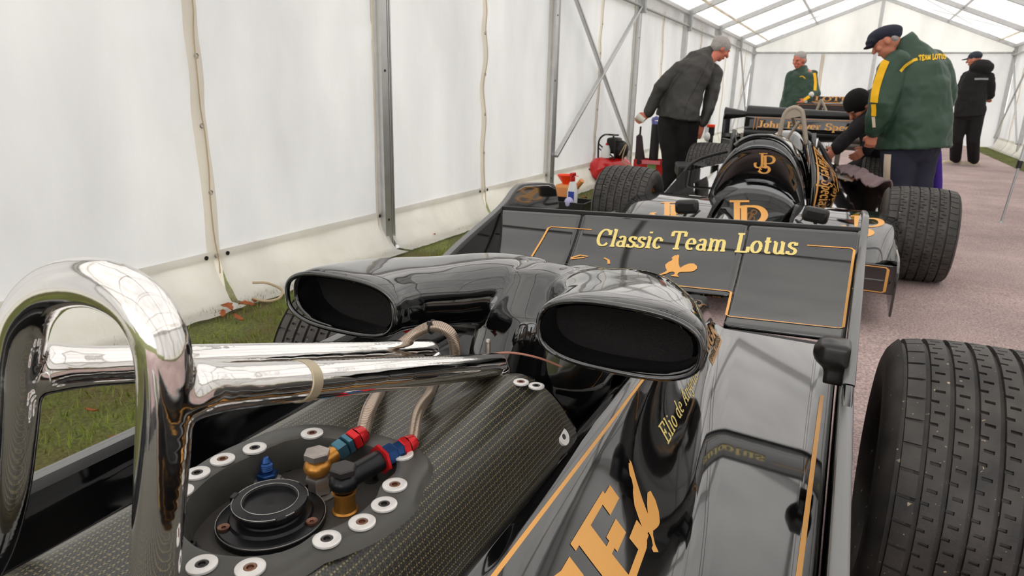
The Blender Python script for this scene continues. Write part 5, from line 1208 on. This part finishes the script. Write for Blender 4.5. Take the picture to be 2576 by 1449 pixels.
g = G(); g.ell(hc-f_*.050-u_*.005, (.084, .040, .045), M); g.obj('hair', hair_grey, P2_)

# ---- crouching person in black with a knitted hat
Y = 7.25; q = lambda x, y, dy=0: gy(x, y, Y+dy)
P3 = empty('person', (.30, 7.5, 0), 'crouching person in black with a black knitted hat reaching into second car', 'person')
bd = G(); hc = q(2160, 266, 0); M = head(bd, hc, (-.45, -.35, -.85), (-.6, -.4, .6), 1.15)
A_ = [q(2200, 290, .0), q(2150, 330, -.15), q(2106, 372, -.25)]; B_ = [q(2225, 230, .25), q(2210, 330, .3), q(2180, 375, .2)]
bd.sweep([q(2200, 270, .05), q(2170, 268, .0)], .06, n=12, caps='round')
for a in (A_, B_): bd.sweep(a, [.05, .042, .03], n=10, caps='round')
to = [V((q(2255, 300).x, 7.75, .52)), V((q(2240, 250).x, 7.6, .88)), q(2205, 248, .15)]
bd.sweep(to, [(.16, .12), (.17, .12), (.16, .10)], n=14, caps='round')
hand(bd, A_[2], A_[2]-A_[1], (0, 0, 1), 1.1, .5); hand(bd, B_[2], V((-.7, -.4, -.6)), (0, 0, 1), 1.1, .5)
lg = [[to[0]+V((s_*.13, 0, 0)), V((to[0].x+s_*.2-.05, 7.25+.45, .50)), V((to[0].x+s_*.18, 7.85, .09))] for s_ in (-1, 1)]
for L in lg: bd.sweep(L, [.085, .065, .045], n=10, caps='round')
bd.obj('body', skin_m, P3, vox=.008, sm=2)
g = G(); g.sweep(to+[q(2190, 262, .05)], [(.22, .18), (.22, .17), (.21, .15), (.10, .10)], n=20, caps='round')
for a in (A_, B_): g.sweep([a[0]+V((.08, 0, 0)), a[0], a[0].lerp(a[1], .5), a[1], a[1].lerp(a[2], .5), a[2]], [.09, .095, .088, .080, .072, .060], n=14, caps='round')
folds(g.obj('hooded_jacket', black_cl, P3, vox=.012, sm=5), .05)
g = G()
for L in lg: g.sweep(L, [.12, .10, .07], n=14, caps='round')
g.ell(to[0], (.2, .18, .16)); g.obj('trousers', black_cl, P3, vox=.014, sm=4)
for L in lg: g = G(); shoe(g, L[2], (-.8, -.2)); g.obj('shoe', matt, P3)
u_, f_ = M.col[2], M.col[1]; g = G(); g.ell(hc+u_*.045-f_*.018, (.112, .125, .112), M); g.ell(hc+u_*.01-f_*.05, (.10, .085, .10), M); g.obj('knitted_hat', beanie_m, P3, vox=.009, sm=4)

# ---- distant man in green facing the camera
Y = 12.4; q = lambda x, y, dy=0: gy(x, y, Y+dy)
P4 = empty('person', (gy(2012, 300, 12.4).x, 12.4, 0), 'distant grey-haired person in dark green jacket standing by back wall, looking down', 'person')
F = V((-.45, -.85, 0)); bd = G(); hc = q(2011, 152, -.05); M = head(bd, hc, (-.55, -.8, -.25), (-.1, -.2, .95), 1.12); gx0 = q(2012, 300).x
bd.sweep([q(2018, 180), q(2013, 160)], .062, n=12, caps='round'); bd.sweep([q(2008, 290), q(2018, 230), q(2020, 190)], [(.17, .13), (.17, .13), (.17, .11)], n=14, upv=tuple(F), caps='round')
LA = [q(1990, 195), q(1980, 240, -.05), q(1990, 285, -.1)]; RA = [q(2044, 193), q(2050, 236, -.15), q(2024, 254, -.4)]
for A_ in (LA, RA): bd.sweep(A_, [.05, .042, .03], n=10, caps='round')
hand(bd, RA[2], RA[2]-RA[1], (0, 0, 1), 1.1, .6); hand(bd, LA[2], LA[2]-LA[1], (1, 0, 0), 1.1, .4)
lg = [[V((gx0+s_*.10, 12.4, .88)), V((gx0+s_*.11, 12.38, .48)), V((gx0+s_*.12, 12.42, .09))] for s_ in (-1, 1)]
for L in lg: bd.sweep(L, [.085, .065, .045], n=10, caps='round')
bd.obj('body', skin_red, P4, vox=.008, sm=2); eyes(P4, hc, M, 1.12)
g = G(); g.sweep([q(2000, 300), q(2005, 260), q(2012, 215), q(2016, 188), q(2015, 176)], [(.30, .22), (.28, .20), (.25, .17), (.22, .15), (.11, .10)], n=22, upv=tuple(F))
for A_ in (LA, RA): g.sweep([A_[0]+V((0, 0, .03)), A_[0], A_[1], A_[2]], [.08, .09, .082, .064], n=14, caps='round')
g.sweep([q(2015, 182), q(2012, 170)], [(.11, .10), (.10, .095)], n=18); j4 = folds(g.obj('jacket', green_coat, P4, vox=.012, sm=4), .05)
H = hitmap(j4); stripe_on('sleeve_stripe', [(2048, 184), (2051, 206), (2050, 228)], 7, yellow_cl, P4, H); stripe_on('sleeve_stripe', [(2036, 243), (2027, 249), (2019, 255)], 7, yellow_cl, P4, H)
stripe_on('chest_lettering', [(2012, 193), (2019, 192), (2026, 198)], 2.5, stitch_y, P4, H)
g = G(); g.ell(q(2041, 238, -.35), (.04, .03, .045)); g.obj('elbow_badge', decal_white, P4)
g = G()
for L in lg: g.sweep(L, [.13, .11, .10], n=14, caps='round')
g.ell((gx0, 12.4, .90), (.19, .16, .15)); g.obj('trousers', navy, P4, vox=.014, sm=4)
for L in lg: g = G(); shoe(g, L[2], (-.4, -.9)); g.obj('shoe', matt, P4)
u_, f_ = M.col[2], M.col[1]; g = G(); g.ell(hc+u_*.060-f_*.018, (.095, .105, .080), M); g.ell(hc-f_*.055-u_*.01, (.092, .06, .07), M); g.obj('hair', hair_grey, P4, vox=.01, sm=2)

# ---- distant man in black, back to the camera
Y = 14.8; q = lambda x, y, dy=0: gy(x, y, Y+dy)
P5 = empty('person', (gy(2425, 300, 14.8).x, 14.8, 0), 'distant person in black hooded coat and peaked cap with their back turned', 'person')
F = V((-.6, .8, 0)); bd = G(); hc = q(2452, 150); M = head(bd, hc, (-.9, .35, -.2), (-.1, 0, 1), 1.12)
bd.sweep([q(2462, 178), q(2456, 160)], .062, n=12, caps='round'); bd.sweep([q(2440, 285), q(2452, 230), q(2460, 190)], [(.17, .13), (.17, .13), (.17, .11)], n=14, upv=tuple(F), caps='round')
LA = [q(2432, 195), q(2414, 240, .0), q(2402, 222, .25)]; RA = [q(2488, 198), q(2488, 240, .1), q(2482, 238, .4)]
for A_ in (LA, RA): bd.sweep(A_, [.05, .042, .03], n=10, caps='round')
hand(bd, LA[2], (-.5, .3, .5), (0, 0, 1), 1.1, .6); hand(bd, q(2482, 236, .3), (.3, .1, -.6), (1, 0, 0), 1.1, .6)
la, lb = gz(2402, 414), gz(2433, 416); lg = [[q(2420, 290), q(2406, 350), V((la.x-.01, la.y, .09))], [q(2456, 290), q(2448, 350), V((lb.x+.08, lb.y, .09))]]
for L in lg: bd.sweep(L, [.085, .065, .045], n=10, caps='round')
bd.obj('body', skin_m, P5, vox=.008, sm=2)
g = G(); g.sweep([q(2438, 292), q(2442, 255), q(2450, 215), q(2460, 188), q(2462, 172)], [(.27, .21), (.26, .20), (.26, .18), (.23, .16), (.12, .12)], n=22, upv=tuple(F))
for A_ in (LA, RA): g.sweep([A_[0]+V((0, 0, .03)), A_[0], A_[1], A_[2]], [.08, .095, .09, .07], n=14, caps='round')
g.ell(q(2470, 170, -.08), (.19, .15, .13)); g.sweep([q(2462, 178), q(2458, 162)], [(.15, .14), (.12, .12)], n=16); j5 = folds(g.obj('hooded_coat', black_cl, P5, vox=.013, sm=4), .05)
H = hitmap(j5, .01); stripe_on('reflective_strip', [(2451, 199), (2468, 198.5), (2486, 199)], 5, mat('reflective_grey', (150, 150, 152), .4), P5, H)
g = G()
for L in lg: g.sweep([L[0]+V((0, 0, .1)), L[0], L[1], L[2]+V((0, 0, .02))], [.14, .13, .108, .095], n=14, caps='round')
g.ell(q(2438, 288), (.2, .17, .16)); g.obj('trousers', black_cl, P5, vox=.014, sm=4)
for L in lg:
    s_ = empty('shoe', (L[2].x, L[2].y, 0), parent=P5, label='cream trainer with dark trim'); g = G(); shoe(g, L[2], (-.9, -.3), 1.1); g.obj('shoe_upper', cream_cl, s_)
    g = G(); g.sweep([V((L[2].x+.07, L[2].y+.02, .012)), V((L[2].x-.2, L[2].y-.06, .012))], [(.05, .012)]*2, n=12, caps='round'); g.obj('shoe_sole', white_pl, s_); g = G(); g.ell(V((L[2].x-.05, L[2].y-.05, .07)), (.05, .02, .02)); g.obj('shoe_trim', matt, s_)
u_, f_ = M.col[2], M.col[1]; g = G(); g.ell(hc+u_*.055-f_*.01, (.095, .112, .085), M); g.ell(hc+u_*.035+f_*.13, (.07, .075, .012), M); g.obj('peaked_cap', mat('slate_cap', (42, 52, 62), .7), P5, vox=.01, sm=2)
